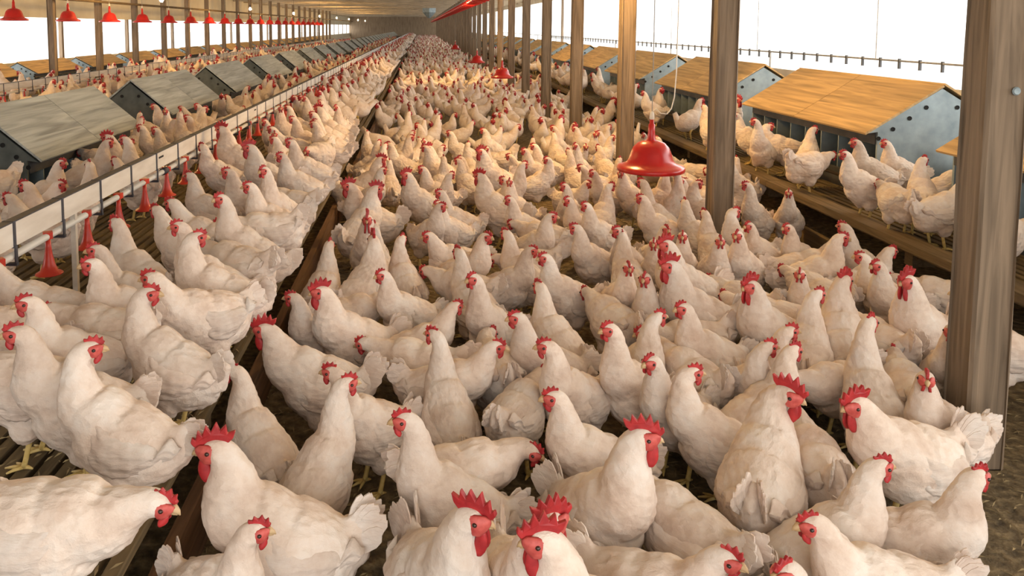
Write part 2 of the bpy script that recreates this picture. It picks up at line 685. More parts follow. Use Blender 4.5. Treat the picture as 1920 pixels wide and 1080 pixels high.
        idx += [1] * (len(mb.f) - q)
        return np.array([tuple(p) for p in mb.v], np.float32), mb.f, idx


# ------------------------------------------------------------------ materials of the house
def wood(name, c, axis='z', fine=1.0, rough=0.8, vary=9.0, spec=0.3):
    sc = {'x': (0.5, 9, 9), 'y': (9, 0.5, 9), 'z': (9, 9, 0.5)}[axis]
    d = [tuple(k * q for k in c) for q in (0.55, 0.9, 1.25)]
    return noisy(name, [(0.3, d[0]), (0.5, d[1]), (0.72, d[2])], tuple(k * fine for k in sc), 3.0, 8.0, rough, 0.35, 0.008, distort=1.2, vary=vary, spec=spec)


M['post'] = wood('rough_sawn_post', (0.225, 0.165, 0.112), 'z')
M['board'] = wood('weathered_board', (0.15, 0.105, 0.058), 'y')
M['fascia'] = wood('stained_plank', (0.16, 0.085, 0.045), 'y')
M['slat'] = wood('soiled_slat', (0.15, 0.108, 0.056), 'y')
M['joist'] = wood('pale_joist', (0.55, 0.47, 0.36), 'x')
M['ply_warm'] = wood('brown_plywood', (0.52, 0.345, 0.155), 'y', 0.6, 0.65)
M['ply_grey'] = wood('grey_plywood', (0.40, 0.43, 0.41), 'y', 0.6, 0.5, spec=0.5)  # paler grey-green tone than the brown nest roofs
M['galv'] = noisy('dull_galvanised_sheet', [(0.3, (0.20, 0.26, 0.29)), (0.7, (0.33, 0.40, 0.43))], nscale=8, rough=0.5, bstr=0.05, metal=0.25)
M['dark'] = noisy('dark_metal', [(0.3, (0.035, 0.038, 0.042)), (0.7, (0.07, 0.07, 0.075))], nscale=8, rough=0.6, bstr=0.1)
M['gable_shaded'] = noisy('shaded_gable_sheet', [(0.3, (0.055, 0.065, 0.06)), (0.7, (0.11, 0.125, 0.12))], nscale=8, rough=0.6, bstr=0.05)  # gable sheet darkened: its shade is put into the colour
M['hole'] = noisy('dark_hole', [(0.3, (0.008, 0.008, 0.008)), (0.7, (0.014, 0.014, 0.014))], nscale=8, rough=0.9, bstr=0)
M['rail'] = noisy('white_painted_rail', [(0.3, (0.56, 0.50, 0.43)), (0.7, (0.72, 0.67, 0.60))], (3, 0.6, 3), 6, rough=0.5, bstr=0.1, bdist=0.003)
M['pipe'] = noisy('white_plastic_pipe', [(0.3, (0.70, 0.64, 0.54)), (0.7, (0.82, 0.77, 0.68))], (3, 0.6, 3), 6, rough=0.35, bstr=0)
M['strap'] = noisy('black_strap', [(0.3, (0.02, 0.02, 0.028)), (0.7, (0.05, 0.05, 0.065))], nscale=20, rough=0.6, bstr=0.1)
M['red'] = noisy('red_plastic', [(0.3, (0.42, 0.010, 0.012)), (0.7, (0.56, 0.022, 0.020))], nscale=7, rough=0.28, bstr=0.03)
M['redcup'] = noisy('orange_red_plastic', [(0.3, (0.46, 0.022, 0.012)), (0.7, (0.62, 0.05, 0.022))], nscale=9, rough=0.35, bstr=0.03)
M['cord'] = noisy('grey_cord', [(0.3, (0.25, 0.24, 0.22)), (0.7, (0.38, 0.36, 0.33))], nscale=30, rough=0.8, bstr=0)
M['white'] = noisy('whitewash', [(0.3, (0.62, 0.57, 0.50)), (0.7, (0.78, 0.74, 0.68))], nscale=2.2, rough=0.8, bstr=0.1)
M['ceil'] = noisy('cream_ceiling_board', [(0.3, (0.62, 0.53, 0.38)), (0.7, (0.74, 0.66, 0.50))], (0.4, 0.4, 0.4), 3, rough=0.8, bstr=0.05)
M['endwall'] = noisy('brown_end_wall', [(0.3, (0.24, 0.17, 0.11)), (0.7, (0.36, 0.27, 0.18))], (2, 2, 0.4), 3, rough=0.8, bstr=0.1)
M['litter'] = noisy('brown_litter', [(0.28, (0.045, 0.03, 0.014)), (0.5, (0.13, 0.092, 0.045)), (0.72, (0.26, 0.19, 0.10))], nscale=22, detail=10, rough=0.95, bstr=1.0, bdist=0.03)
M['straw'] = noisy('straw', [(0.3, (0.16, 0.11, 0.05)), (0.7, (0.36, 0.27, 0.13))], nscale=9, rough=0.8, bstr=0)
M['outside'] = noisy('whitened_yard', [(0.3, (0.70, 0.68, 0.64)), (0.7, (0.80, 0.78, 0.74))], nscale=0.4, rough=0.9, bstr=0)  # ground colour whitened so the view through the windows glares white


def glow(name, colour, strength):
    m, nt, b = new_mat(name)
    b.inputs['Base Color'].default_value = (*colour, 1)
    b.inputs['Emission Color'].default_value = (*colour, 1)
    b.inputs['Emission Strength'].default_value = strength
    return m


M['bulb'] = glow('lit_bulb', (1.0, 0.60, 0.20), 2300.0)

# ------------------------------------------------------------------ shell
NEAR = -1.5                # near end of the house, behind the camera
LZ = 0.32                  # level of the slats above the litter
LX = -0.73                 # edge of the slats on the drinker side
RX = 2.92                  # edge of the slats on the nest-and-post side
CEIL = 3.2
SILL_R, TOP_R = 0.95, 2.85
SILL_L, TOP_L = 0.72, 1.90

structure('floor', MB().box(WIN_L, WIN_R, NEAR, END, -0.12, 0.0), M['litter'])
structure('ceiling', MB().box(WIN_L, WIN_R, NEAR, END, CEIL, CEIL + 0.1), M['ceil'])
structure('ground_outside', MB().box(-120, 120, -60, 260, -0.4, -0.14), M['outside'])
mb = MB()
mb.box(WIN_R, WIN_R + 0.12, NEAR, END, -0.12, SILL_R).box(WIN_R, WIN_R + 0.12, NEAR, END, TOP_R, CEIL + 0.1)
wall_right = structure('wall_right', mb, M['white'])
mb = MB()
mb.box(WIN_L - 0.12, WIN_L, NEAR, END, -0.12, SILL_L).box(WIN_L - 0.12, WIN_L, NEAR, END, TOP_L, CEIL + 0.1)
wall_left = structure('wall_left', mb, M['ceil'])
structure('wall_far', MB().box(WIN_L - 0.12, WIN_R + 0.12, END, END + 0.12, -0.12, CEIL + 0.1), M['endwall'])
mb = MB()
mb.box(WIN_L - 0.12, -2.2, NEAR - 0.12, NEAR, -0.12, CEIL + 0.1).box(4.2, WIN_R + 0.12, NEAR - 0.12, NEAR, -0.12, CEIL + 0.1).box(-2.2, 4.2, NEAR - 0.12, NEAR, 2.95, CEIL + 0.1)
structure('wall_near', mb, M['endwall'])  # unseen end wall; its wide opening is added for the front light
# wall studs between the window bays
stud = MB().box(-0.05, 0.05, -0.045, 0.045, SILL_R, TOP_R).mesh('stud', M['post'])
for k in range(8):
    link('stud', stud, wall_right, (WIN_R + 0.06, 24.0 + 10.52 * k, 0))
stud = MB().box(-0.05, 0.05, -0.06, 0.06, SILL_L, TOP_L).mesh('stud', M['post'])
for k in range(22):
    link('stud', stud, wall_left, (WIN_L - 0.06, 13.0 + 2.63 * 2 * k, 0))
# joists under the ceiling
jm = MB().box(WIN_L + 0.01, WIN_R - 0.01, -0.05, 0.05, CEIL - 0.15, CEIL - 0.002).mesh('joist', M['joist'])
for k in range(44):
    j = link('trim_%d' % (k + 1), jm, None, (0, 0.22 + 2.63 * k, 0))
    j['kind'] = 'structure'

# ------------------------------------------------------------------ slatted platforms
def platform(name, label, x0, x1, edge, fascia_top, fascia_mat):
    """raised slats from x0 to x1, open edge at x = edge"""
    root = tag(link(name, None, None, ((x0 + x1) / 2, 2.6, 0)), label, 'slat floor')
    root['kind'] = 'structure'
    cx, y0 = (x0 + x1) / 2, 2.6
    seg = 4.0
    n = int((x1 - x0) / 0.062)
    ms = MB().box(-0.019, 0.019, 0.006, seg - 0.006, LZ - 0.03, LZ).mesh('slat', M['slat'])
    ml = MB().box(-0.019, 0.019, 0, END - 1 - seg * 3 - 2, LZ - 0.03, LZ).mesh('slat', M['slat'])
    near = []
    for i in range(n):
        x = x0 + 0.03 + i * (x1 - x0 - 0.06) / (n - 1)
        near.append((min(abs(x - edge), 9), x))
    near.sort()
    for q, (_, x) in enumerate(near):
        for s in range(-1, 3):
            link('slat', ms, root, (x - cx, s * seg, 0)) if q < 34 else None
        if q < 34:
            link('slat', ml, root, (x - cx, 3 * seg, 0))
    mb = MB()
    for q, (_, x) in enumerate(near[34:]):
        mb.box(x - cx - 0.019, x - cx + 0.019, -4, END - 5, LZ - 0.03, LZ)
    if mb.v:
        mb.obj('slat_field', M['slat'], root)['kind'] = 'stuff'
    s = 1 if edge > cx else -1
    bm_ = MB()
    for k in range(60):
        bm_.box(x0 - cx + 0.03, x1 - cx - 0.03, k * 2.0 - 3.9, k * 2.0 - 3.82, LZ - 0.11, LZ - 0.03) if k * 2 - 4 < END - 5 else None
    bm_.obj('bearer_row', M['board'], root)['kind'] = 'stuff'
    mp = MB().box(-0.02, 0.02, 0.004, seg - 0.004, 0.0, fascia_top).mesh('plank', fascia_mat)
    for k in range(-1, 3):
        link('plank', mp, root, (edge - cx + s * 0.02, k * seg, 0))
    MB().box(-0.02, 0.02, 0, END - 3 - seg * 3, 0, fascia_top).obj('plank', fascia_mat, root, (edge - cx + s * 0.02, seg * 3, 0))
    return root


platform('slat_floor', 'raised soiled wooden slats with stained edge plank under the white drinker line', -7.6, LX, LX, 0.19, M['fascia'])
pr = platform('slat_floor', 'raised soiled wooden slats beyond the thick posts, under brown-roofed nest boxes', RX, WIN_R - 0.02, RX, 0.14, M['board'])
cxr = (RX + WIN_R - 0.02) / 2
mp = MB().box(-0.10, 0.035, 0.004, 3.996, LZ + 0.001, LZ + 0.05).mesh('edge_beam', M['board'])
for k in range(-1, 4):
    link('edge_beam', mp, pr, (RX - cxr + 0.06, k * 4.0, 0))
MB().box(-0.10, 0.035, 0, 96, LZ + 0.001, LZ + 0.05).obj('edge_beam', M['board'], pr, (RX - cxr + 0.06, 16, 0))

# ------------------------------------------------------------------ posts
ORD = ['', 'first', 'second', 'third', 'fourth', 'fifth', 'sixth', 'seventh', 'eighth', 'ninth', 'tenth', 'eleventh', 'twelfth', 'thirteenth', 'fourteenth', 'fifteenth', 'sixteenth', 'seventeenth', 'eighteenth']
def post_mesh(w, h):
    mb = MB()
    n = 14
    r = random.Random(3)
    vv, ff = [], []
    for i in range(n + 1):
        z = h * i / n
        for a, b in ((-1, -1), (1, -1), (1, 1), (-1, 1)):
            for da, db in (((.86, 1), (1, .86)) if a * b > 0 else ((1, .86), (.86, 1))):
                vv.append((a * w / 2 * da + r.uniform(-.002, .002), b * w / 2 * db + r.uniform(-.002, .002), z))
    for i in range(n):
        for k in range(8):
            ff.append((i * 8 + k, i * 8 + (k + 1) % 8, (i + 1) * 8 + (k + 1) % 8, (i + 1) * 8 + k))
    ff += [tuple(reversed(range(8))), tuple(range(n * 8, n * 8 + 8))]
    return mb.add(vv, ff).mesh('post', M['post'])


pm = post_mesh(0.15, CEIL - 0.152)
knot = MB().lathe([(0.0, 0.0), (0.012, 0.001), (0.016, -0.004)], 10).mesh('bolt', M['galv'])
for k in range(42):
    y = 2.925 + 2.63 * k
    lab = ('thick rough-sawn wooden post with two bolt heads rising from the litter' if k == 0 else
           'thick wooden post standing just before the big red bell drinker' if k == 1 else
           'thick wooden post standing just behind the big red bell drinker' if k == 2 else
           'wooden post, %s beyond the big red bell drinker' % ORD[k - 1] if k < 16 else
           'wooden post among the farthest of the row past the bell drinkers')
    p = thing('wooden_post', lab, 'post', (2.10, y, 0), 0, 'posts along the litter edge')
    link('timber', pm, p)
    if k == 0:
        for z in (1.42, 1.9):
            link('bolt', knot, p, (0.03, -0.0752, z), (PI / 2, 0, 0))
for k in range(24):
    p = thing('wooden_post', 'wooden post in the row before the far window side', 'post', (-8.35, 18.15 - 2.63 * 2 + 2.63 * k, 0), 0, 'posts along the far window side')
    link('timber', pm, p)

# ------------------------------------------------------------------ nest boxes
def nest(L, W, ze, zr, ply, gable='galv'):
    """meshes of one double nest box: front faces at x = +-W/2, ridge along y from 0 to L; base at z = 0"""
    h = W / 2
    out = []
    bx = h - 0.10
    g = MB()
    for y in (0.0, L - 0.02):
        pts = [(-bx, 0), (bx, 0), (bx, ze), (h - 0.02, ze - 0.012), (0, zr - 0.03), (-h + 0.02, ze - 0.012), (-bx, ze)]
        q = MB().prism(pts, Vector((1, 0, 0)), Vector((0, 0, 1)), Vector((0, 1, 0)), (0, y + 0.01, 0), 0.02)
        out.append(('gable', q.mesh('gable', M[gable]), None))
    out.append(('partition', MB().box(-0.01, 0.01, 0.022, L - 0.022, 0.02, zr - 0.06).mesh('partition', M['dark']), None))
    out.append(('nest_floor', MB().box(-bx, bx, 0.022, L - 0.022, 0.06, 0.08).mesh('nest_floor', M['dark']), None))
    nd_ = 8
    dv = MB().box(-bx + 0.005, bx - 0.005, -0.006, 0.006, 0.081, ze - 0.01).mesh('divider', M['galv'])
    for i in range(1, nd_):
        out.append(('divider', dv, (0, L * i / nd_, 0)))
    for s in (-1, 1):
        out.append(('front_rail', MB().box(s * bx - 0.008, s * bx + 0.008, 0.022, L - 0.022, 0.0, 0.15).mesh('front_rail', M['dark']), None))
        out.append(('head_rail', MB().box(s * bx - 0.008, s * bx + 0.008, 0.022, L - 0.022, ze - 0.10, ze - 0.004).mesh('head_rail', M['dark']), None))
        out.append(('perch', MB().tube([(s * (bx + 0.12), 0.02, 0.13), (s * (bx + 0.12), L - 0.02, 0.13)], 0.014, 8).mesh('perch', M['board'], True), None))
        for y in (0.1, L / 2, L - 0.1):
            out.append(('perch_arm', MB().box(min(s * bx, s * (bx + .12)), max(s * bx, s * (bx + .12)), y - .01, y + .01, .115, .13).mesh('perch_arm', M['dark']), None))
        sl = math.atan2(zr - ze, h)
        ln = math.hypot(zr - ze, h) + 0.012
        pm_ = MB().box(0.004, ln, 0.003, L / 2 + 0.02 - 0.004, 0.0, 0.016)
        for part in range(2):
            m = Matrix.Translation((0, -0.02 + part * (L / 2 + 0.02), zr)) @ Matrix.Rotation(sl if s > 0 else PI - sl, 4, 'Y')
            q = MB()
            v = [m @ Vector(p) for p in pm_.v]
            q.add(v, pm_.f)
            out.append(('roof_panel', q.mesh('roof_panel', ply), None))
    hole = MB().lathe([(0.0, 0.0), (0.017, 0.0), (0.017, 0.004)], 12).mesh('vent_hole', M['hole'])
    for s in (-1, 1):
        for t in (0.22, 0.45, 0.68, 0.88):
            out.append(('vent_hole', hole, (s * (h - 0.04) * t, -0.0015, zr - 0.02 - (zr - ze) * t - 0.075, 'rot')))
    return out


def put_nest(parts, label, x, y, z, group):
    root = thing('nest_box', label, 'nest box', (x, y, z), 0, group)
    for nm, me, l in parts:
        o = link(nm, me, root)
        if l is not None:
            o.location = l[:3]
            if len(l) > 3:
                o.rotation_euler = (PI / 2, 0, 0)
    return root


NR = nest(2.34, 1.16, 0.52, 0.885, M['ply_warm'])
NL = nest(2.06, 0.92, 0.36, 0.74, M['ply_grey'], 'gable_shaded')
XNR, XNL = 4.0, -3.22
nests_r = [2.90 + 3.22 * k for k in range(14)]
nests_l = [2.66 + 3.08 * k for k in range(30)]
for k, y in enumerate(nests_r):
    lab = ('brown plywood-roofed nest box partly hidden by the thick bolted post' if k == 0 else
           'brown plywood-roofed metal nest box with hens crowded in front, opposite the second post' if k == 1 else
           'brown plywood-roofed nest box on slats directly behind the bell drinker' if k == 2 else
           'brown-roofed nest box, %s in the row beyond the bell drinker' % ORD[k - 1])
    put_nest(NR, lab, XNR, y, LZ + 0.001, 'nest boxes by the bright windows')
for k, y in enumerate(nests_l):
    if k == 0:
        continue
    lab = ('grey plywood-roofed nest box at the head of the row by the drinker line' if k == 1 else
           'grey plywood-roofed nest box, second of the row by the drinker line' if k == 2 else
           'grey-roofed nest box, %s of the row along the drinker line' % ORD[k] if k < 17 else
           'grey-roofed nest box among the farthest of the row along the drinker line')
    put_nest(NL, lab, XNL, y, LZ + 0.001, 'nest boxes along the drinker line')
NF = nest(2.40, 0.95, 0.34, 0.60, M['ply_warm'])
for k in range(18):
    put_nest(NF, 'small brown-roofed nest box before the far window side', -9.25, 15.2 + 3.1 * k, 0.24, 'nest boxes before the far windows')
mb = MB().box(-9.95, -8.55, 12, 80, 0, 0.238)
tag(mb.obj('bench', M['board']), 'low board bench carrying the nest boxes by the far windows', 'bench')

# ------------------------------------------------------------------ drinker line with red cups
def cup_mesh():
    return MB().lathe([(0.0, 0.165), (0.011, 0.165), (0.013, 0.12), (0.017, 0.09), (0.026, 0.045), (0.038, 0.015), (0.058, 0.004), (0.060, 0.0), (0.052, 0.0), (0.03, 0.012), (0.0, 0.02)], 16).mesh('drinker_cup', M['redcup'], True)


CUP = cup_mesh()


def drinker_line(label, x, y0, y1, z, ncup, rail=True, step=0.42, first=None):
    """pipe with hanging cups, rail above; z is the pipe level"""
    root = thing('drinker_line', label, 'drinker line', (x, y0, LZ + 0.001))
    zb = z - LZ
    L = y1 - y0
    if rail:
        MB().box(-0.020, 0.020, 0, L, zb + 0.045, zb + 0.145).obj('rail', M['rail'], root)
        lip = MB().box(-0.022, 0.022, 0, L, zb + 0.145, zb + 0.150)
        lip.obj('rail_cap', M['strap'], root)
        sm = MB().box(-0.024, 0.024, -0.009, 0.009, zb + 0.040, zb + 0.1515).box(0.0225, 0.028, -0.009, 0.009, zb - 0.03, zb + 0.05).box(-0.03, 0.03, -0.009, 0.009, zb - 0.034, zb - 0.022).mesh('strap', M['strap'])
        for k in range(60):
            link('strap', sm, root, (0, 0.28 + 0.44 * k, 0))
        mb = MB()
        for k in range(60, int(L / 0.44) - 1):
            mb.box(-0.024, 0.024, 0.27 + 0.44 * k, 0.29 + 0.44 * k, zb + 0.02, zb + 0.1515)
        mb.obj('strap_run', M['strap'], root)['kind'] = 'stuff'
        sl = MB().box(0.0202, 0.0215, -0.045, 0.045, -0.006, 0.006).mesh('slot', M['hole'])
        for k in range(8):
            link('slot', sl, root, (0, 0.55 + 2.9 * k, zb + 0.112))
    MB().tube([(0, 0, zb), (0, L, zb)], 0.016, 10).obj('pipe', M['pipe'], root, smooth=True)
    cm = MB().tube([(0, -0.045, zb), (0, 0.045, zb)], 0.023, 10).mesh('coupling', M['strap'], True)
    for k in range(10):
        link('coupling', cm, root, (0, 1.05 + 2.52 * k, 0))
    sd = MB().box(-0.02, 0.02, -0.02, 0.02, zb - 0.01, zb + 0.02).mesh('saddle', M['redcup'])
    cups = [0.25 + step * k for k in range(int((L - 0.3) / step))]
    for q, yy in enumerate(cups[:ncup]):
        c = link('drinker_cup', CUP, root, (0, yy, zb - 0.172), (0, 0, q * 1.3))
        link('saddle', sd, c, (0, 0, -(zb - 0.172)))
    mb = MB()
    for yy in cups[ncup:]:
        mb.tube([(0, yy, zb - 0.17), (0, yy, zb - 0.11), (0, yy, zb)], [0.058, 0.022, 0.012], 6)
    if mb.v:
        mb.obj('cup_run', M['redcup'], root)['kind'] = 'stuff'
    lg = MB().box(-0.012, 0.012, -0.012, 0.012, 0, zb + 0.05).mesh('support_leg', M['rail'])
    for k in range(int(L / 4)):
        link('support_leg', lg, root, (0, 2.2 + 4.0 * k, 0))
    return root


XRAIL, ZPIPE = -1.68, 0.71
drinker_line('long white drinker rail with black straps and hanging red cups over the slats', XRAIL, 1.6, 112.0, ZPIPE, 70)
dl = drinker_line('drinker pipe with red cups beyond the grey-roofed nest boxes', -6.2, 8.0, 70.0, 0.66, 50, True, 0.6)
dl.location.z = LZ + 0.001

# thin pipe with clips along the bright windows
root = thing('water_pipe', 'thin grey water pipe with small clips along the bright windows behind the nest boxes', 'pipe', (5.45, 1.5, LZ + 0.001))
MB().tube([(0, 0, 0.94), (0, 80, 0.94)], 0.011, 8).obj('pipe', M['cord'], root, smooth=True)
cl = MB().box(-0.012, 0.012, -0.012, 0.012, 0.85, 0.965).mesh('clip', M['dark'])
for k in range(90):
    link('clip', cl, root, (0, 0.4 + 0.38 * k, 0))
lg = MB().box(-0.01, 0.01, -0.01, 0.01, 0, 0.93).mesh('support_leg', M['cord'])
for k in range(16):
    link('support_leg', lg, root, (0, 1.0 + 5.0 * k, 0))

cord = MB().tube([(0, 0, 0.952), (0, 0, CEIL - LZ - 0.003)], 0.006, 6).mesh('cord', M['cord'])
for y in (4.35, 6.9, 9.6, 13.0, 17.5):
    link('cord', cord, root, (0, y - 1.5, 0))

# ------------------------------------------------------------------ red bell drinkers
def bell_parts():
    g = 1.0
    bell = MB().lathe([(0.0, 0.235), (0.05, 0.232), (0.098, 0.215), (0.132, 0.18), (0.150, 0.135), (0.163, 0.09), (0.180, 0.062), (0.215, 0.045), (0.245, 0.036), (0.252, 0.022), (0.248, 0.002),
                       (0.236, 0.0), (0.232, 0.02), (0.18, 0.03), (0.14, 0.05), (0.12, 0.13), (0.0, 0.17)], 36).mesh('bell', M['red'], True)
    neck = MB().lathe([(0.0, 0.395), (0.014, 0.395), (0.017, 0.36), (0.024, 0.355), (0.026, 0.30), (0.030, 0.25), (0.040, 0.228)], 14).mesh('neck', M['red'], True)
    valve = MB().lathe([(0.0, 0.455), (0.010, 0.452), (0.016, 0.43), (0.020, 0.40), (0.014, 0.392)], 10).mesh('valve', M['pipe'], True)
    return bell, neck, valve


BELL, NECK, VALVE = bell_parts()
bells = [(1.74, 6.0, 0.56, 'big red bell drinker hanging over the litter between thick posts', 'hose'),
         (1.78, 17.6, 0.52, 'red bell drinker hanging over the litter next after the big one', ''),
         (1.74, 25.0, 0.52, 'small-looking red bell drinker hanging by far posts down the row', ''),
         (1.70, 40.0, 0.52, 'small-looking red bell drinker hanging by far posts down the row', '')]
for x, y, z, lab, extra in bells:
    r = thing('bell_drinker', lab, 'drinker', (x, y, z), 0, 'red bell drinkers over the litter')
    link('bell', BELL, r)
    link('neck', NECK, r)
    v = link('valve', VALVE, r)
    MB().tube([(0, 0, 0.45), (0.0, 0, CEIL - z - 0.001)], 0.0035, 6).obj('cord', M['cord'], r)
    if extra:
        pts = [Vector((0.0, 0, 0.44)), Vector((0.03, 0, 0.475)), Vector((0.06, -0.01, 0.44)), Vector((0.11, -0.01, 0.435)), Vector((0.145, 0, 0.475)), Vector((0.165, 0, 0.56)), Vector((0.175, 0, 0.75)), Vector((0.18, 0, 1.6)), Vector((0.18, 0, CEIL - z - 0.001))]
        MB().tube(pts, 0.0042, 8).obj('hose', M['pipe'], r, smooth=True)
for k in range(22):
    r = thing('bell_drinker', 'raised red bell drinker hanging in the row before the far windows', 'drinker', (-7.6, 12.7 + 2.3 * k, 1.76), 0, 'raised bell drinkers before the far windows')
    link('bell', BELL, r)
    link('neck', NECK, r)
    link('valve', VALVE, r)
    MB().tube([(0, 0, 0.45), (0, 0, CEIL - 1.761)], 0.006, 5).obj('cord', M['cord'], r)
tag(MB().tube([(-7.65, 8, 2.24), (-7.65, 90, 2.24)], 0.03, 8).obj('supply_pipe', M['board'], smooth=True), 'brown overhead pipe above the raised red drinkers by the far windows', 'pipe')

# ------------------------------------------------------------------ raised feeder line with red pans
fx, fz = 1.22, 2.16
r = thing('feeder_line', 'raised overhead feeder line of red pans along the posts', 'feeder', (fx, 15.0, fz))
MB().tube([(0, 0, 0.2), (0, 80, 0.2)], 0.025, 8).obj('auger_pipe', M['galv'], r, smooth=True)
pan = MB().lathe([(0.0, 0.10), (0.05, 0.10), (0.07, 0.06), (0.16, 0.055), (0.175, 0.04), (0.14, 0.0), (0.0, -0.005)], 18).mesh('pan', M['red'], True)
tub = MB().lathe([(0.045, 0.10), (0.035, 0.19), (0.03, 0.2)], 10).mesh('drop_tube', M['red'], True)
for k in range(88):
    p = link('pan', pan, r, (0, 0.3 + 0.9 * k, 0))
    link('drop_tube', tub, p)
hg = MB().tube([(0, 0, 0.2), (0, 0, CEIL - fz - 0.001)], 0.004, 5).mesh('hanger', M['cord'])
for k in range(20):
    link('hanger', hg, r, (0, 0.8 + 4 * k, 0))
r = thing('feed_hopper', 'grey box hopper under the ceiling at the far feeder end', 'hopper', (0.6, 62, CEIL - 0.001))
MB().lathe([(0.0, -0.9), (0.12, -0.88), (0.5, -0.45), (0.52, -0.02), (0.5, 0.0), (0.0, 0.0)], 4).obj('bin', M['galv'], r)
MB().lathe([(0.54, -0.10), (0.56, -0.08), (0.56, -0.02), (0.54, 0.0)], 4).obj('rim', M['dark'], r)

# ------------------------------------------------------------------ bulbs
def lamp(x, y, z, lab, group):
    r = thing('hanging_bulb', lab, 'lamp', (x, y, z), 0, group)
    MB().lathe([(0.0, -0.055), (0.025, -0.048), (0.040, -0.025), (0.042, 0.0), (0.030, 0.03), (0.018, 0.05), (0.016, 0.06)], 14).obj('bulb', M['bulb'], r, smooth=True)
    MB().lathe([(0.022, 0.052), (0.024, 0.11), (0.010, 0.13), (0.0, 0.132)], 10).obj('socket', M['dark'], r, smooth=True)
    MB().tube([(0, 0, 0.13), (0, 0, CEIL - z - 0.001)], 0.005, 6).obj('flex', M['dark'], r)


for k in range(9):
    lamp(-6.0, 9.0 + 9.6 * k, 2.27, 'lit warm bulb hanging in the row over the far aisle', 'bulbs over the far aisle')
for y in (7.5, 19.0):
    lamp(1.45 if y < 10 else 1.0, y, 2.42, 'lit warm bulb hanging over the litter by the bell drinker' if y < 10 else 'lit warm bulb hanging over the litter by the second bell drinker', 'bulbs over the litter')

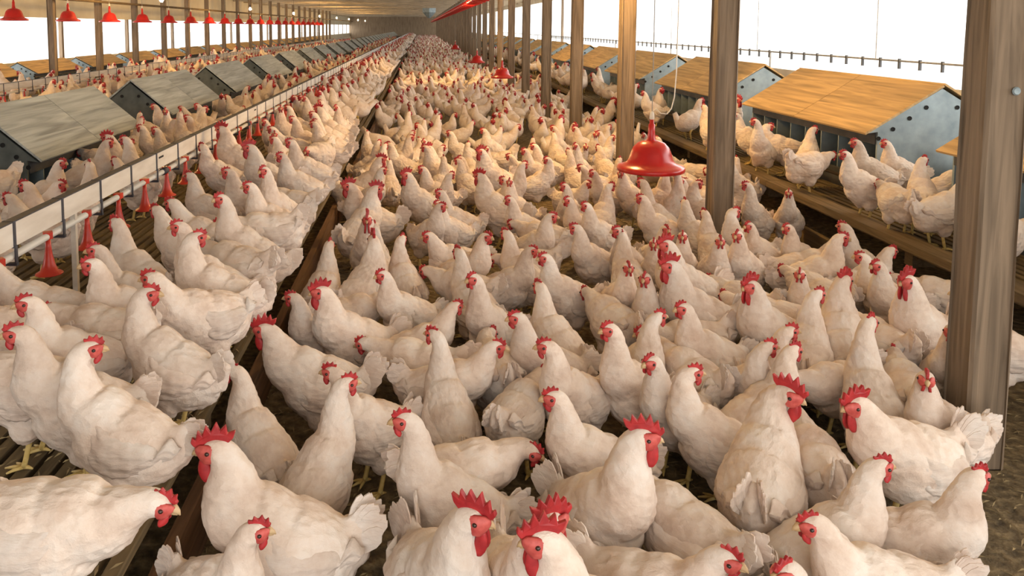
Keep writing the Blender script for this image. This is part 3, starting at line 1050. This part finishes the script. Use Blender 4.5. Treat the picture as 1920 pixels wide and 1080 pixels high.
# ------------------------------------------------------------------ the flock
# head pixel x, y; kind (h hen, c rooster); ground (F litter, L drinker slats, R nest slats); body heading in degrees
# (0 towards the posts, 90 towards the far end, 180 towards the drinker line); head heading; posture; label or None
NEARBY = [
    # on the slats by the drinker line
    (50, 562, 'h', 'L', 215, 205, 'u', 'white hen on the slats with a dark twig-like feather at its neck'),
    (22, 640, 'h', 'L', 200, 190, 'u', 'plump white hen with bright wattles on the slats below the nearest red cup'),
    (172, 497, 'h', 'L', 215, 195, 'u', 'white hen on the slats between the two nearest hanging red cups'),
    (225, 478, 'h', 'L', 200, 190, 'u', None),
    (255, 538, 'h', 'L', 225, 195, 'm', 'white hen on the slats, pale head bowed towards the drinker cups'),
    (362, 552, 'h', 'L', 165, 15, 'u', 'big white hen on the slats looking back towards the posts, tail fanned'),
    (225, 642, 'h', 'L', 175, 10, 'u', 'white hen on the slats, tail over the plank edge, looking back at the litter'),
    (303, 948, 'h', 'L', 355, 350, 'f', 'white hen stretching its head out over the edge of the slats'),
    (318, 432, 'h', 'L', 200, 190, 't', 'tall white hen on the slats with a white breast feather, neck upright'),
    (442, 440, 'h', 'L', 185, 10, 'u', None),
    (518, 380, 'h', 'L', 185, 215, 't', 'tall white hen at the edge of the slats, neck upright, red face forward'),
    (467, 348, 'h', 'L', 205, 195, 'u', None),
    (425, 326, 'h', 'L', 200, 190, 'u', None),
    (380, 325, 'h', 'L', 160, 175, 'u', None),
    (575, 322, 'h', 'L', 240, 220, 't', None),
    (470, 280, 'c', 'L', 205, 190, 'u', 'white rooster with dark red comb on the slats by the drinker line'),
    (528, 292, 'h', 'L', 215, 200, 'u', None),
    (545, 268, 'h', 'L', 200, 190, 'u', None),
    (512, 262, 'h', 'L', 190, 180, 'u', None),
    (508, 243, 'h', 'L', 200, 190, 'm', None),
    (555, 226, 'h', 'L', 200, 190, 'u', None),
    (612, 232, 'h', 'L', 170, 170, 'u', None),
    (640, 228, 'h', 'L', 185, 200, 'u', None),
    (648, 202, 'h', 'L', 240, 230, 't', None),
    (585, 215, 'h', 'L', 190, 200, 'u', None),
    (600, 192, 'h', 'L', 210, 200, 'u', None),
    (215, 425, 'h', 'L', 150, 160, 'u', None),
    (285, 400, 'h', 'L', 150, 165, 'm', None),
    (330, 372, 'h', 'L', 170, 180, 'm', None),
    (548, 470, 'h', 'L', 150, 140, 'f', None),
    (610, 375, 'h', 'L', 165, 175, 'f', None),
    (585, 420, 'h', 'L', 200, 190, 'f', None),
    # behind the pipe, before the grey nest boxes
    (45, 348, 'h', 'L', 185, 180, 'u', 'white hen behind the drinker pipe beneath the grey nest box eave'),
    (15, 372, 'h', 'L', 170, 180, 'm', None),
    (150, 312, 'h', 'L', 80, 110, 'u', 'white hen behind the drinker rail at the corner of the first grey nest box'),
    (205, 268, 'h', 'L', 20, 10, 'u', 'white hen behind the drinker rail in the gap after the first grey nest box'),
    (135, 345, 'h', 'L', 350, 0, 'm', None),
    (245, 268, 'h', 'L', 30, 20, 'm', None),
    (262, 240, 'h', 'L', 200, 180, 'u', None),
    (290, 245, 'h', 'L', 160, 190, 'u', None),
    (330, 228, 'h', 'L', 20, 10, 'u', None),
    (350, 222, 'h', 'L', 200, 190, 'u', None),
    (385, 205, 'h', 'L', 30, 40, 'u', None),
    (425, 182, 'h', 'L', 170, 180, 'u', None),
    (240, 200, 'h', 'L', 200, 180, 'u', None),
    (500, 150, 'h', 'L', 20, 10, 'u', None), (525, 143, 'h', 'L', 190, 180, 'u', None), (465, 165, 'h', 'L', 20, 30, 'u', None),
    # on the litter, close by
    (383, 852, 'c', 'F', 188, 185, 'u', 'white rooster with tall red comb and wattles beside the plank edge'),
    (497, 988, 'h', 'F', 320, 345, 'u', 'slim white hen in front of the big rooster by the plank'),
    (465, 708, 'h', 'F', 130, 165, 'u', 'white hen seen from behind between plank edge and tall hen'),
    (493, 620, 'c', 'F', 172, 185, 'm', 'white rooster with saw-toothed red comb leaning over the plank edge'),
    (590, 552, 'c', 'F', 205, 190, 'u', 'white rooster with tall serrated comb behind another rooster at the plank'),
    (560, 557, 'h', 'F', 225, 200, 'u', None),
    (655, 690, 'h', 'F', 215, 190, 'u', 'white hen with a rounded red comb meeting another hen face to face'),
    (755, 768, 'h', 'F', 192, 185, 't', 'white hen in clear litter space, tail feathers split at the tip'),
    (618, 708, 'h', 'F', 60, 20, 't', 'tall white hen behind the big rooster, head turned to its neighbour'),
    (700, 508, 'h', 'F', 215, 195, 'u', 'white hen with yellowish neck standing clear between roosters and dark gap'),
    (790, 612, 'h', 'F', 105, 150, 't', 'white hen showing its fluffy rump, neck up, small pink comb'),
    (822, 575, 'h', 'F', 20, 10, 'm', None),
    (888, 640, 'h', 'F', 100, 60, 'f', 'white hen with head down and tail wedge pointing up beside open litter'),
    (950, 596, 'h', 'F', 195, 190, 'u', 'white hen with dark spot below its beak, neck leaning forward'),
    (980, 648, 'h', 'F', 350, 5, 'm', 'white hen with ragged tail feathers beside the open litter patch'),
    (1066, 657, 'h', 'F', 225, 200, 'u', 'white hen with upright comb between two look-alike hens in mid litter'),
    (1120, 622, 'h', 'F', 205, 200, 't', 'plump white hen with short tail sitting tall in mid litter'),
    (1034, 747, 'h', 'F', 190, 185, 'u', 'white hen with pale beak and long back before the tall-necked rooster'),
    (1008, 872, 'h', 'F', 15, 345, 'f', 'white hen lowering its red face to peck between other birds'),
    (930, 968, 'c', 'F', 290, 350, 'u', 'rooster with smooth white neck and round red wattles at the litter gap'),
    (1024, 1003, 'c', 'F', 280, 355, 'u', 'rooster with pink wattles in front of another comb'),
    (1000, 975, 'c', 'F', 185, 190, 'u', 'rooster with low ridged dark comb behind the pink-wattled one'),
    (1272, 812, 'c', 'F', 300, 350, 't', 'tall-necked white rooster with three-pointed bright comb'),
    (1342, 708, 'h', 'F', 165, 30, 'u', 'round-bodied white hen with swept-back neck looking towards the posts'),
    (1230, 675, 'h', 'F', 215, 195, 'u', None),
    (1270, 594, 'h', 'F', 200, 190, 'u', None),
    (1316, 592, 'h', 'F', 270, 350, 't', None),
    (1415, 652, 'h', 'F', 260, 350, 'u', None),
    (1426, 626, 'h', 'F', 20, 10, 'u', None),
    (1445, 575, 'c', 'F', 210, 190, 'u', 'white rooster with double red bulge of comb and wattles, neck arched'),
    (1538, 628, 'h', 'F', 255, 350, 'u', 'white hen with neatly rounded head looking towards the bolted post'),
    (1606, 530, 'c', 'F', 75, 20, 'u', 'rooster with spiky dark crimson comb seen from behind'),
    (1622, 592, 'h', 'F', 80, 20, 't', 'slender long-necked white hen with its back to the open litter'),
    (1690, 550, 'c', 'F', 210, 190, 'u', 'rooster with feathery red comb near the slats beside the bolted post'),
    (1718, 624, 'h', 'F', 235, 215, 'u', 'white hen facing the drinker line right beside the bolted post'),
    (1712, 708, 'h', 'F', 200, 250, 'u', 'white hen with narrow upright face at the foot of the bolted post'),
    (1588, 765, 'c', 'F', 195, 190, 'm', 'rooster with wide floppy red comb facing another red face'),
    (1548, 748, 'c', 'F', 60, 330, 'm', 'rooster with tall narrow comb meeting the floppy-combed rooster'),
    (1606, 832, 'h', 'F', 5, 0, 'u', 'white hen with tail pointing straight up and red wattle'),
    (1756, 864, 'h', 'F', 330, 355, 'u', 'white hen with small comb standing before the bolted post'),
    (1505, 978, 'h', 'F', 182, 185, 'm', 'white hen with narrow dark face and long level back'),
    (1418, 1044, 'h', 'F', 250, 195, 'u', 'bright white hen with purplish face, nearest to the near end wall'),
    (1362, 1078, 'h', 'F', 320, 330, 'm', None),
    (1795, 850, 'h', 'F', 165, 160, 'f', 'white hen with ruffled tail crouching against the bolted post'),
    (1190, 905, 'h', 'F', 120, 60, 'f', 'white hen with grey gap in its ruffled tail by the tall-necked rooster'),
    (1470, 800, 'h', 'F', 80, 60, 'f', 'shaded white hen with rounded rump beside two arguing roosters'),
    (700, 640, 'h', 'F', 165, 160, 'f', None),
    (1040, 700, 'h', 'F', 60, 60, 'f', None),
    # on the litter, next depth
    (1185, 522, 'h', 'F', 240, 230, 'u', None), (1200, 512, 'h', 'F', 270, 270, 'u', None),
    (1250, 512, 'c', 'F', 195, 190, 'u', 'rooster with flat dark red comb in mid litter, white back hunched'),
    (1290, 468, 'c', 'F', 205, 190, 'u', 'rooster with toothed dark comb near the foot of the second post'),
    (1335, 452, 'h', 'F', 250, 240, 'u', None), (1378, 452, 'h', 'F', 260, 250, 'u', None), (1418, 437, 'h', 'F', 210, 200, 'u', None),
    (1226, 456, 'h', 'F', 250, 250, 'u', None), (1246, 434, 'h', 'F', 280, 290, 'u', None), (1470, 442, 'h', 'F', 200, 190, 'u', None),
    (1515, 428, 'h', 'F', 350, 0, 'u', None), (1538, 448, 'h', 'F', 350, 340, 'm', None), (1485, 512, 'h', 'F', 240, 230, 'u', None),
    (1540, 548, 'h', 'F', 60, 30, 'u', None), (1628, 490, 'h', 'F', 200, 190, 'u', None), (1590, 478, 'h', 'F', 170, 160, 'u', None),
    (1690, 470, 'h', 'F', 15, 5, 'm', 'white hen with pointed tail right against the edge of the nest slats'),
    (1100, 432, 'h', 'F', 215, 190, 'u', None), (1046, 492, 'h', 'F', 205, 190, 'u', 'white hen with bowed purple-red comb standing in mid flock'),
    (1000, 466, 'h', 'F', 340, 350, 'u', None), (1036, 407, 'h', 'F', 300, 350, 'u', None), (1075, 380, 'h', 'F', 200, 200, 'u', None),
    (912, 442, 'h', 'F', 320, 340, 'u', None), (885, 525, 'h', 'F', 220, 200, 't', 'white hen with upright neck beside the dark litter gap'),
    (930, 432, 'h', 'F', 130, 140, 'u', None), (760, 330, 'c', 'F', 215, 200, 'u', 'rooster with dark comb beyond the pair of red combs by the plank'),
    (708, 350, 'c', 'F', 60, 20, 'u', 'rooster with swept red comb beside the plank edge, mid house'),
    (650, 355, 'c', 'F', 200, 190, 'u', 'rooster with purple-red face tucked against the plank edge'),
    (690, 415, 'c', 'F', 270, 280, 'u', 'rooster with tall stacked dark red comb by the plank'),
    (683, 462, 'c', 'F', 60, 120, 'u', 'rooster with dark red comb seen from behind by the plank'),
    (658, 462, 'h', 'F', 80, 60, 'u', None), (720, 425, 'h', 'F', 100, 80, 'u', None), (765, 445, 'h', 'F', 110, 80, 'u', None),
    (800, 384, 'h', 'F', 220, 230, 'u', None), (825, 366, 'h', 'F', 200, 200, 'u', None), (846, 384, 'h', 'F', 300, 330, 'u', None),
    (802, 450, 'h', 'F', 200, 190, 'm', None), (952, 376, 'h', 'F', 205, 190, 'u', None), (942, 338, 'h', 'F', 300, 200, 'u', None),
    (862, 298, 'h', 'F', 215, 220, 'u', None), (790, 318, 'h', 'F', 200, 190, 'u', None), (842, 250, 'h', 'F', 180, 180, 'u', None),
    (1152, 352, 'h', 'F', 60, 30, 'u', None), (1210, 378, 'h', 'F', 180, 200, 'u', None), (1078, 380, 'h', 'F', 210, 210, 'u', None),
    (1056, 350, 'h', 'F', 250, 220, 'u', None), (1024, 300, 'h', 'F', 10, 200, 'u', None), (1000, 276, 'h', 'F', 190, 190, 'u', None),
    (982, 282, 'h', 'F', 200, 190, 'u', None), (1036, 240, 'h', 'F', 225, 190, 't', None), (938, 216, 'h', 'F', 300, 230, 'u', None),
    (905, 245, 'h', 'F', 230, 200, 'u', None), (1310, 345, 'h', 'F', 150, 20, 'u', None), (1398, 348, 'h', 'F', 220, 190, 't', 'tall white hen with drooping pink comb right beside the second post'),
    (1362, 392, 'h', 'F', 180, 10, 'u', None), (1376, 440, 'h', 'F', 230, 240, 'u', None), (1320, 400, 'h', 'F', 100, 90, 'u', None),
    (1075, 240, 'h', 'F', 190, 180, 'u', None), (1122, 250, 'h', 'F', 200, 190, 'u', None), (1145, 240, 'h', 'F', 20, 10, 'u', None),
    (1090, 315, 'h', 'F', 220, 190, 'm', None), (1110, 325, 'h', 'F', 200, 190, 'u', None), (1160, 300, 'h', 'F', 100, 60, 'u', None),
    (1180, 440, 'h', 'F', 95, 110, 'u', None), (1140, 430, 'h', 'F', 240, 200, 'u', None), (960, 420, 'h', 'F', 150, 130, 'f', None),
    (1100, 540, 'h', 'F', 110, 90, 'f', None), (1010, 540, 'h', 'F', 120, 100, 'u', None), (930, 500, 'h', 'F', 200, 190, 'f', None),
    (1380, 560, 'h', 'F', 150, 120, 'f', None), (1340, 520, 'h', 'F', 120, 120, 'f', None), (1430, 500, 'h', 'F', 110, 100, 'f', None),
    (1190, 610, 'h', 'F', 190, 170, 'f', None), (1570, 600, 'h', 'F', 100, 120, 'f', None), (770, 510, 'h', 'F', 150, 150, 'f', None),
    (1590, 440, 'h', 'F', 120, 100, 'u', None), (1660, 520, 'h', 'F', 150, 150, 'f', None), (1770, 545, 'h', 'F', 170, 160, 'u', None),
    (860, 470, 'h', 'F', 120, 130, 'u', None), (740, 560, 'h', 'F', 30, 20, 'f', None), (1290, 380, 'h', 'F', 130, 100, 'u', None),
    (1280, 640, 'h', 'F', 110, 100, 'f', None), (1500, 700, 'h', 'F', 200, 190, 'f', None), (1660, 640, 'h', 'F', 70, 60, 'f', None),
    # on the nest slats
    (1402, 228, 'h', 'R', 225, 195, 't', 'hen standing on the nest slats just past the second post, facing outwards'),
    (1322, 203, 'h', 'R', 110, 120, 'u', 'hen on the nest slats behind the second post, back to the open litter'),
    (1440, 217, 'h', 'R', 150, 185, 'u', 'hen on the nest slats with neck up right under the brown eave'),
    (1492, 238, 'h', 'R', 160, 10, 'm', None),
    (1527, 243, 'h', 'R', 60, 5, 'u', 'hen on the nest slats looking towards the nest opening'),
    (1532, 292, 'h', 'R', 20, 30, 'f', 'hen with hunched back on the edge beam of the nest slats, pointed tail outwards'),
    (1545, 290, 'h', 'R', 185, 185, 'u', 'hen side-on at the edge beam of the nest slats, head over its neighbour'),
    (1602, 268, 'h', 'R', 180, 185, 'u', 'hen on the nest slats behind the side-on hen, back stretched level'),
    (1642, 265, 'h', 'R', 185, 190, 'u', 'pinkish-faced hen on the nest slats next to the blue-grey gable'),
    (1712, 216, 'h', 'R', 210, 190, 't', 'tall hen standing against the blue-grey gable of the nest box'),
    (1762, 222, 'h', 'R', 260, 230, 'u', 'hen in the gap between two brown-roofed nest boxes'),
    (1735, 303, 'h', 'R', 70, 30, 'u', 'hen on the nest slats with its tail end outwards, comb turned away'),
    (1655, 345, 'h', 'R', 85, 70, 'f', 'hen on the edge beam of the nest slats showing its round rump'),
    (1803, 335, 'h', 'R', 15, 10, 'm', 'hen on the nest slats heading behind the bolted post'),
    (1835, 420, 'h', 'R', 10, 10, 'f', 'hen half hidden by the bolted post, short tail outwards'),
    (1110, 128, 'h', 'R', 330, 200, 'u', None), (1140, 150, 'h', 'R', 180, 190, 'm', None), (1170, 175, 'h', 'R', 200, 190, 'u', None),
    (1060, 120, 'h', 'R', 200, 190, 'u', None), (1280, 200, 'h', 'R', 100, 90, 'u', None),
]
SURF = {'F': 0.0, 'L': LZ, 'R': LZ}
variants = {}


def variant(pose, yaw, cock, tail):
    key = (pose, yaw, cock, tail)
    if key not in variants:
        b = Bird(pose, yaw, cock, tail, plump=1.0 if not cock else 1.04)
        variants[key] = [b, None]
    return variants[key]


YAWS = (0, 40, -40, 95, -95, 150, -150)


def q_yaw(a):
    a = (a + 180) % 360 - 180
    return min(YAWS, key=lambda y: abs(y - a))


TAILS = (38, 62)
birds = []          # dicts: x, y, surface, heading, pose, yaw, cock, tail, scale, label


def add_bird(x, y, g, head, pose, yaw, cock, scale, label=None, mark=False):
    tail = TAILS[rng.randrange(2)] if not cock else 55
    if pose in 'lk' or cock:
        yaw = 0 if abs(yaw) < 60 and pose in 'lk' else yaw
    birds.append(dict(x=x, y=y, g=g, a=math.radians(head), pose=pose, yaw=yaw, cock=cock, tail=tail, s=scale, label=label, mark=mark))


for hx, hy, kind, g, ba, ha, pose, lab in NEARBY:
    cock = kind == 'c'
    sc = (1.04 if cock else 0.93) * rng.uniform(0.96, 1.04)
    yaw = q_yaw(ha - ba)
    if cock and abs(yaw) > 100:
        yaw = 95 if yaw > 0 else -95
    b = Bird(pose, yaw, cock, 45)
    p = at_z(hx, hy, SURF[g] + (LZ * 0 + 0.05 if g == 'R' and False else 0) + sc * b.head.z)
    a = math.radians(ba)
    ox, oy = b.head.x * sc, b.head.y * sc
    add_bird(p.x - (ox * math.cos(a) - oy * math.sin(a)), p.y - (ox * math.sin(a) + oy * math.cos(a)), g, ba, pose, yaw, cock, sc, lab, True)


for x, y, ba, pose in ((-1.20, 2.50, 178, 'f'), (-1.44, 3.05, 188, 'm'), (-1.38, 2.75, 170, 'm'), (-1.0, 2.9, 165, 'f')):
    add_bird(x, y, 'L', ba, pose, 0, False, 0.93, None, True)


HEADS = {'f': ((0.17, .06), (0.27, 0.042)), 'l': ((0.18, .06), (0.27, 0.042)), 'k': ((0.17, .06), (0.25, 0.042)), 'm': ((0.20, 0.035),)}


def discs(b):
    c, s, k = math.cos(b['a']), math.sin(b['a']), b['s']
    spots = ((-0.19, 0.045), (-0.06, 0.092), (0.055, 0.092)) + HEADS.get(b['pose'], ())
    return [(b['x'] + c * t * k, b['y'] + s * t * k, r * k) for t, r in spots]


for b in birds:
    b['hx'], b['hy'] = b['x'], b['y']
near_pairs = []
for it in range(110):                      # ease apart birds that would stand inside each other
    if it % 10 == 0:
        near_pairs = [(p, q) for i, p in enumerate(birds) for q in birds[i + 1:]
                      if p['g'] == q['g'] and abs(p['x'] - q['x']) < .62 and abs(p['y'] - q['y']) < .62]
    moved = False
    for bi, bj in near_pairs:
        for (x1, y1, r1) in discs(bi):
            for (x2, y2, r2) in discs(bj):
                d = math.hypot(x1 - x2, y1 - y2)
                if d < r1 + r2:
                    ux, uy = ((x1 - x2) / d, (y1 - y2) / d) if d > 1e-4 else (0, 1)
                    k = (r1 + r2 - d) * 0.22
                    bi['x'] += ux * k * .7
                    bi['y'] += uy * k
                    bj['x'] -= ux * k * .7
                    bj['y'] -= uy * k
                    moved = True
    if it < 70:
        for b in birds:
            b['x'] += (b['hx'] - b['x']) * .06
            b['y'] += (b['hy'] - b['y']) * .06
    for b in birds:
        if b['g'] == 'L':
            lim = LX - 0.08
            b['x'] = min(b['x'], lim)
            if XRAIL - 0.22 < b['x'] < XRAIL + 0.22:
                b['x'] += 0.02 if b['x'] > XRAIL else -0.02
            for y0 in nests_l[1:4]:
                if y0 - .14 < b['y'] < y0 + 2.2 and -2.78 > b['x'] > -3.6:
                    b['x'] += 0.02
        elif b['g'] == 'R':
            b['x'] = max(b['x'], RX + 0.10)
            for y0 in nests_r[:4]:
                if y0 - .14 < b['y'] < y0 + 2.34 + .14 and XNR - .80 < b['x'] < XNR + .5:
                    if b['y'] < y0 + .1 and b['x'] > XNR - .6:
                        b['y'] = y0 - .14
                    elif b['y'] > y0 + 2.34 - .1 and b['x'] > XNR - .6:
                        b['y'] = y0 + 2.48
                    else:
                        b['x'] -= .012
        else:
            b['x'] = min(max(b['x'], LX + 0.13), RX - 0.14)
            for k in range(3):             # keep off the posts
                py = 2.925 + 2.63 * k
                dx, dy = b['x'] - 2.10, b['y'] - py
                d = math.hypot(dx, dy)
                if d < 0.24:
                    b['x'] += (dx / (d + 1e-6)) * (0.24 - d) * .5
                    b['y'] += (dy / (d + 1e-6)) * (0.24 - d) * .5
    if not moved:
        break

# fill the rest of the house
cells = {}


def cell_add(b):
    for x, y, r in discs(b):
        cells.setdefault((b['g'], int(x // .4), int(y // .4)), []).append((x, y, r))


def free(b, k):
    for x, y, r in discs(b):
        cx_, cy_ = int(x // .4), int(y // .4)
        for i in (-1, 0, 1):
            for j in (-1, 0, 1):
                for x2, y2, r2 in cells.get((b['g'], cx_ + i, cy_ + j), ()):
                    if (x - x2) ** 2 + (y - y2) ** 2 < (k * (r + r2)) ** 2:
                        return False
    return True


for b in birds:
    cell_add(b)


def nest_free(x, y):
    for y0 in nests_r:
        if y0 - .12 < y < y0 + 2.34 + .12 and XNR - .68 < x < XNR + .68:
            return False
    for y0 in nests_l[1:]:
        if y0 - .12 < y < y0 + 2.06 + .12 and XNL - .56 < x < XNL + .56:
            return False
    return True


far = []


def fill(g, x0, x1, y0, y1, dens, dirs, gap=0.19):
    n = int((x1 - x0) * (y1 - y0) * dens)
    for _ in range(n):
        x, y = rng.uniform(x0, x1), rng.uniform(y0, y1)
        if g != 'F' and not nest_free(x, y):
            continue
        if g == 'F' and any(math.hypot(x - 2.10, y - (2.925 + 2.63 * k)) < .24 for k in range(max(0, int((y - 2.925) / 2.63)), int((y - 2.925) / 2.63) + 2)):
            continue
        pose = rng.choice('uuuuuttmmmfk' if g == 'F' else 'uuuuttmmf')
        cock = rng.random() < 0.07
        b = dict(x=x, y=y, g=g, a=math.radians(rng.choice(dirs) + rng.uniform(-35, 35)), pose='u' if cock else pose, yaw=0 if cock or pose in 'fk' else rng.choice((0, 0, 40, -40)),
                 cock=cock, tail=55 if cock else TAILS[rng.randrange(2)], s=(1.04 if cock else .93) * rng.uniform(.94, 1.05), label=None, mark=False)
        if free(b, gap / .2):
            cell_add(b)
            birds.append(b)


W_ = (180, 200, 220, 160, 240)
MIX = (180, 200, 220, 0, 20, 340, 90, 270, 150)
fill('F', -.60, 2.78, 5.6, 9, 14, MIX)
fill('F', -.60, 2.78, 9, 20, 9, MIX, .21)
fill('F', -.60, 2.78, 20, 50, 5, MIX, .24)
fill('F', -.60, 2.78, 50, 114, 3.2, MIX, .3)
fill('L', -1.50, -.86, 5.8, 20, 16, W_)
fill('L', -1.50, -.86, 20, 60, 8, W_, .24)
fill('L', -1.50, -.86, 60, 112, 5, W_, .3)
fill('L', -2.62, -1.88, 3.6, 24, 10, MIX)
fill('L', -2.62, -1.86, 24, 70, 5, MIX, .24)
fill('L', -3.7, -2.7, 4.5, 24, 9, MIX)
fill('L', -5.9, -3.95, 8, 26, 5, MIX, .24)
fill('L', -7.4, -6.45, 9, 40, 4, MIX, .24)
fill('L', -5.9, -3.95, 26, 55, 3, MIX, .3)
fill('R', 3.05, 3.25, 8, 40, 12, MIX, .22)
fill('R', 3.3, 4.6, 5.1, 40, 12, MIX, .22)
fill('R', 4.75, 5.25, 3.5, 14, 12, MIX, .2)
fill('R', 4.75, 5.8, 14, 45, 5, MIX, .24)


def seen_size(b):
    return (b['mark'] * 2 + 1.0) / max(b['y'], 0.5)


def in_view(b):
    px = CX + F * b['x'] / max(b['y'], .3)
    return -60 < px < 1980


birds = [b for b in birds if in_view(b)]
birds.sort(key=seen_size, reverse=True)
one_by_one, rest = birds[:300], birds[300:]


def facing(b):
    a = (math.degrees(b['a'])) % 360
    return 'facing the posts' if a < 50 or a > 310 else 'facing the far end' if a < 130 else 'facing the drinkers' if a < 240 else 'back to far end'


def auto_label(b):
    x, y = b['x'], b['y']
    if b['g'] == 'F':
        where = ('by the plank edge' if x < .15 else 'beside the posts' if 1.6 < x < 2.3 else 'between posts and slats' if x >= 2.3 else 'mid-litter')
        if math.hypot(x - 1.74, y - 6) < .8:
            where = 'under the bell drinker'
        elif y > 6.6:
            where += ', past bell'
    elif b['g'] == 'L':
        where = 'by the red cups' if x > XRAIL else 'behind the rail' if x > -2.7 else 'between grey nest boxes' if x > -3.9 else 'beyond grey nest boxes'
    else:
        where = 'before brown nest boxes' if x < 3.4 else 'between brown nest boxes' if x < 4.7 else 'by the window wall'
    look = {'t': 'tall-necked', 'u': 'upright', 'm': 'leaning', 'f': 'low-headed', 'l': 'bowed', 'k': 'pecking'}[b['pose']]
    size = 'small ' if b['s'] < (1.0 if b['cock'] else .915) else 'large ' if b['s'] > (1.07 if b['cock'] else .945) else ''
    turn = 'head turned, ' if abs(b['yaw']) > 60 else ''
    tail = 'tail up' if b['tail'] > 50 else 'tail level'
    if turn:
        tail = ''
        turn = 'head turned'
    return '%s%s %s, %s%s, %s, %s' % (size, look, 'rooster' if b['cock'] else 'hen', turn, tail, facing(b), where)


ZN = {'F': 'birds on the litter', 'L': 'birds on the drinker slats', 'R': 'birds on the nest slats'}
for b in one_by_one:
    v = variant(b['pose'], b['yaw'], b['cock'], b['tail'])
    if v[1] is None:
        v[1] = v[0].parts()
    z = SURF[b['g']] + 0.001
    r = thing('rooster' if b['cock'] else 'hen', b['label'] or auto_label(b), 'chicken', (b['x'], b['y'], z), b['a'], ZN[b['g']])
    r.scale = (b['s'],) * 3
    for nm, me, _ in v[1]:
        link(nm, me, r)

# the distant flock, too many to count
V, FA, MI = [], [], []
off = 0
cache = {}
for b in rest:
    lod = (26, 12) if b['y'] < 16 else (15, 8) if b['y'] < 34 else (11, 5)
    key = (b['pose'], b['yaw'], b['cock'], b['tail'], lod)
    if key not in cache:
        cache[key] = Bird(b['pose'], b['yaw'], b['cock'], b['tail'], 1.04).far_mesh(*lod)
    v, f, mi = cache[key]
    c, s = math.cos(b['a']), math.sin(b['a'])
    R = np.array([[c, s, 0], [-s, c, 0], [0, 0, 1]], np.float32)
    V.append((v * b['s']) @ R + np.array([b['x'], b['y'], SURF[b['g']] + .001], np.float32))
    FA += [tuple(i + off for i in q) for q in f]
    MI += mi
    off += len(v)
if V:
    me = mesh_of('distant_flock', np.concatenate(V), FA, [M['feather'], M['comb'], M['leg']], MI, True)
    o = link('distant_flock', me)
    tag(o, 'dense crowd of white chickens filling the house towards its far end', 'flock', kind='stuff')

# ------------------------------------------------------------------ litter straw
mb = MB()
r_ = random.Random(9)
for k in range(9000):
    y = 1.3 + 7.5 * r_.random() ** 1.5
    x = r_.uniform(LX + .03, RX - .03)
    a, L = r_.uniform(0, PI), r_.uniform(.006, .030)
    w = r_.uniform(.0012, .0032)
    z0, t = r_.uniform(.001, .008), r_.uniform(-.15, .15)
    c, s = math.cos(a), math.sin(a)
    p = [(x - c * L, y - s * L, z0 + abs(t) * .02), (x + s * w, y - c * w, z0 + .003), (x + c * L, y + s * L, z0 + max(0, t) * .04), (x - s * w, y + c * w, z0 + .006)]
    mb.add(p, [(0, 1, 3), (1, 2, 3), (0, 2, 1), (0, 3, 2)])
for k in range(2200):
    y = 1.3 + 6 * r_.random() ** 1.5
    x = r_.uniform(-1.6, LX - .02)
    a, L, w = r_.gauss(PI / 2, .8), r_.uniform(.006, .024), r_.uniform(.0015, .004)
    c, s = math.cos(a), math.sin(a)
    mb.add([(x - c * L, y - s * L, LZ + .002), (x + s * w, y - c * w, LZ + .003), (x + c * L, y + s * L, LZ + .004), (x - s * w, y + c * w, LZ + .007)], [(0, 1, 3), (1, 2, 3), (0, 2, 1), (0, 3, 2)])
o = mb.obj('straw_litter', M['straw'])
tag(o, 'loose straw and shavings strewn over the brown litter and slats', 'straw', kind='stuff')
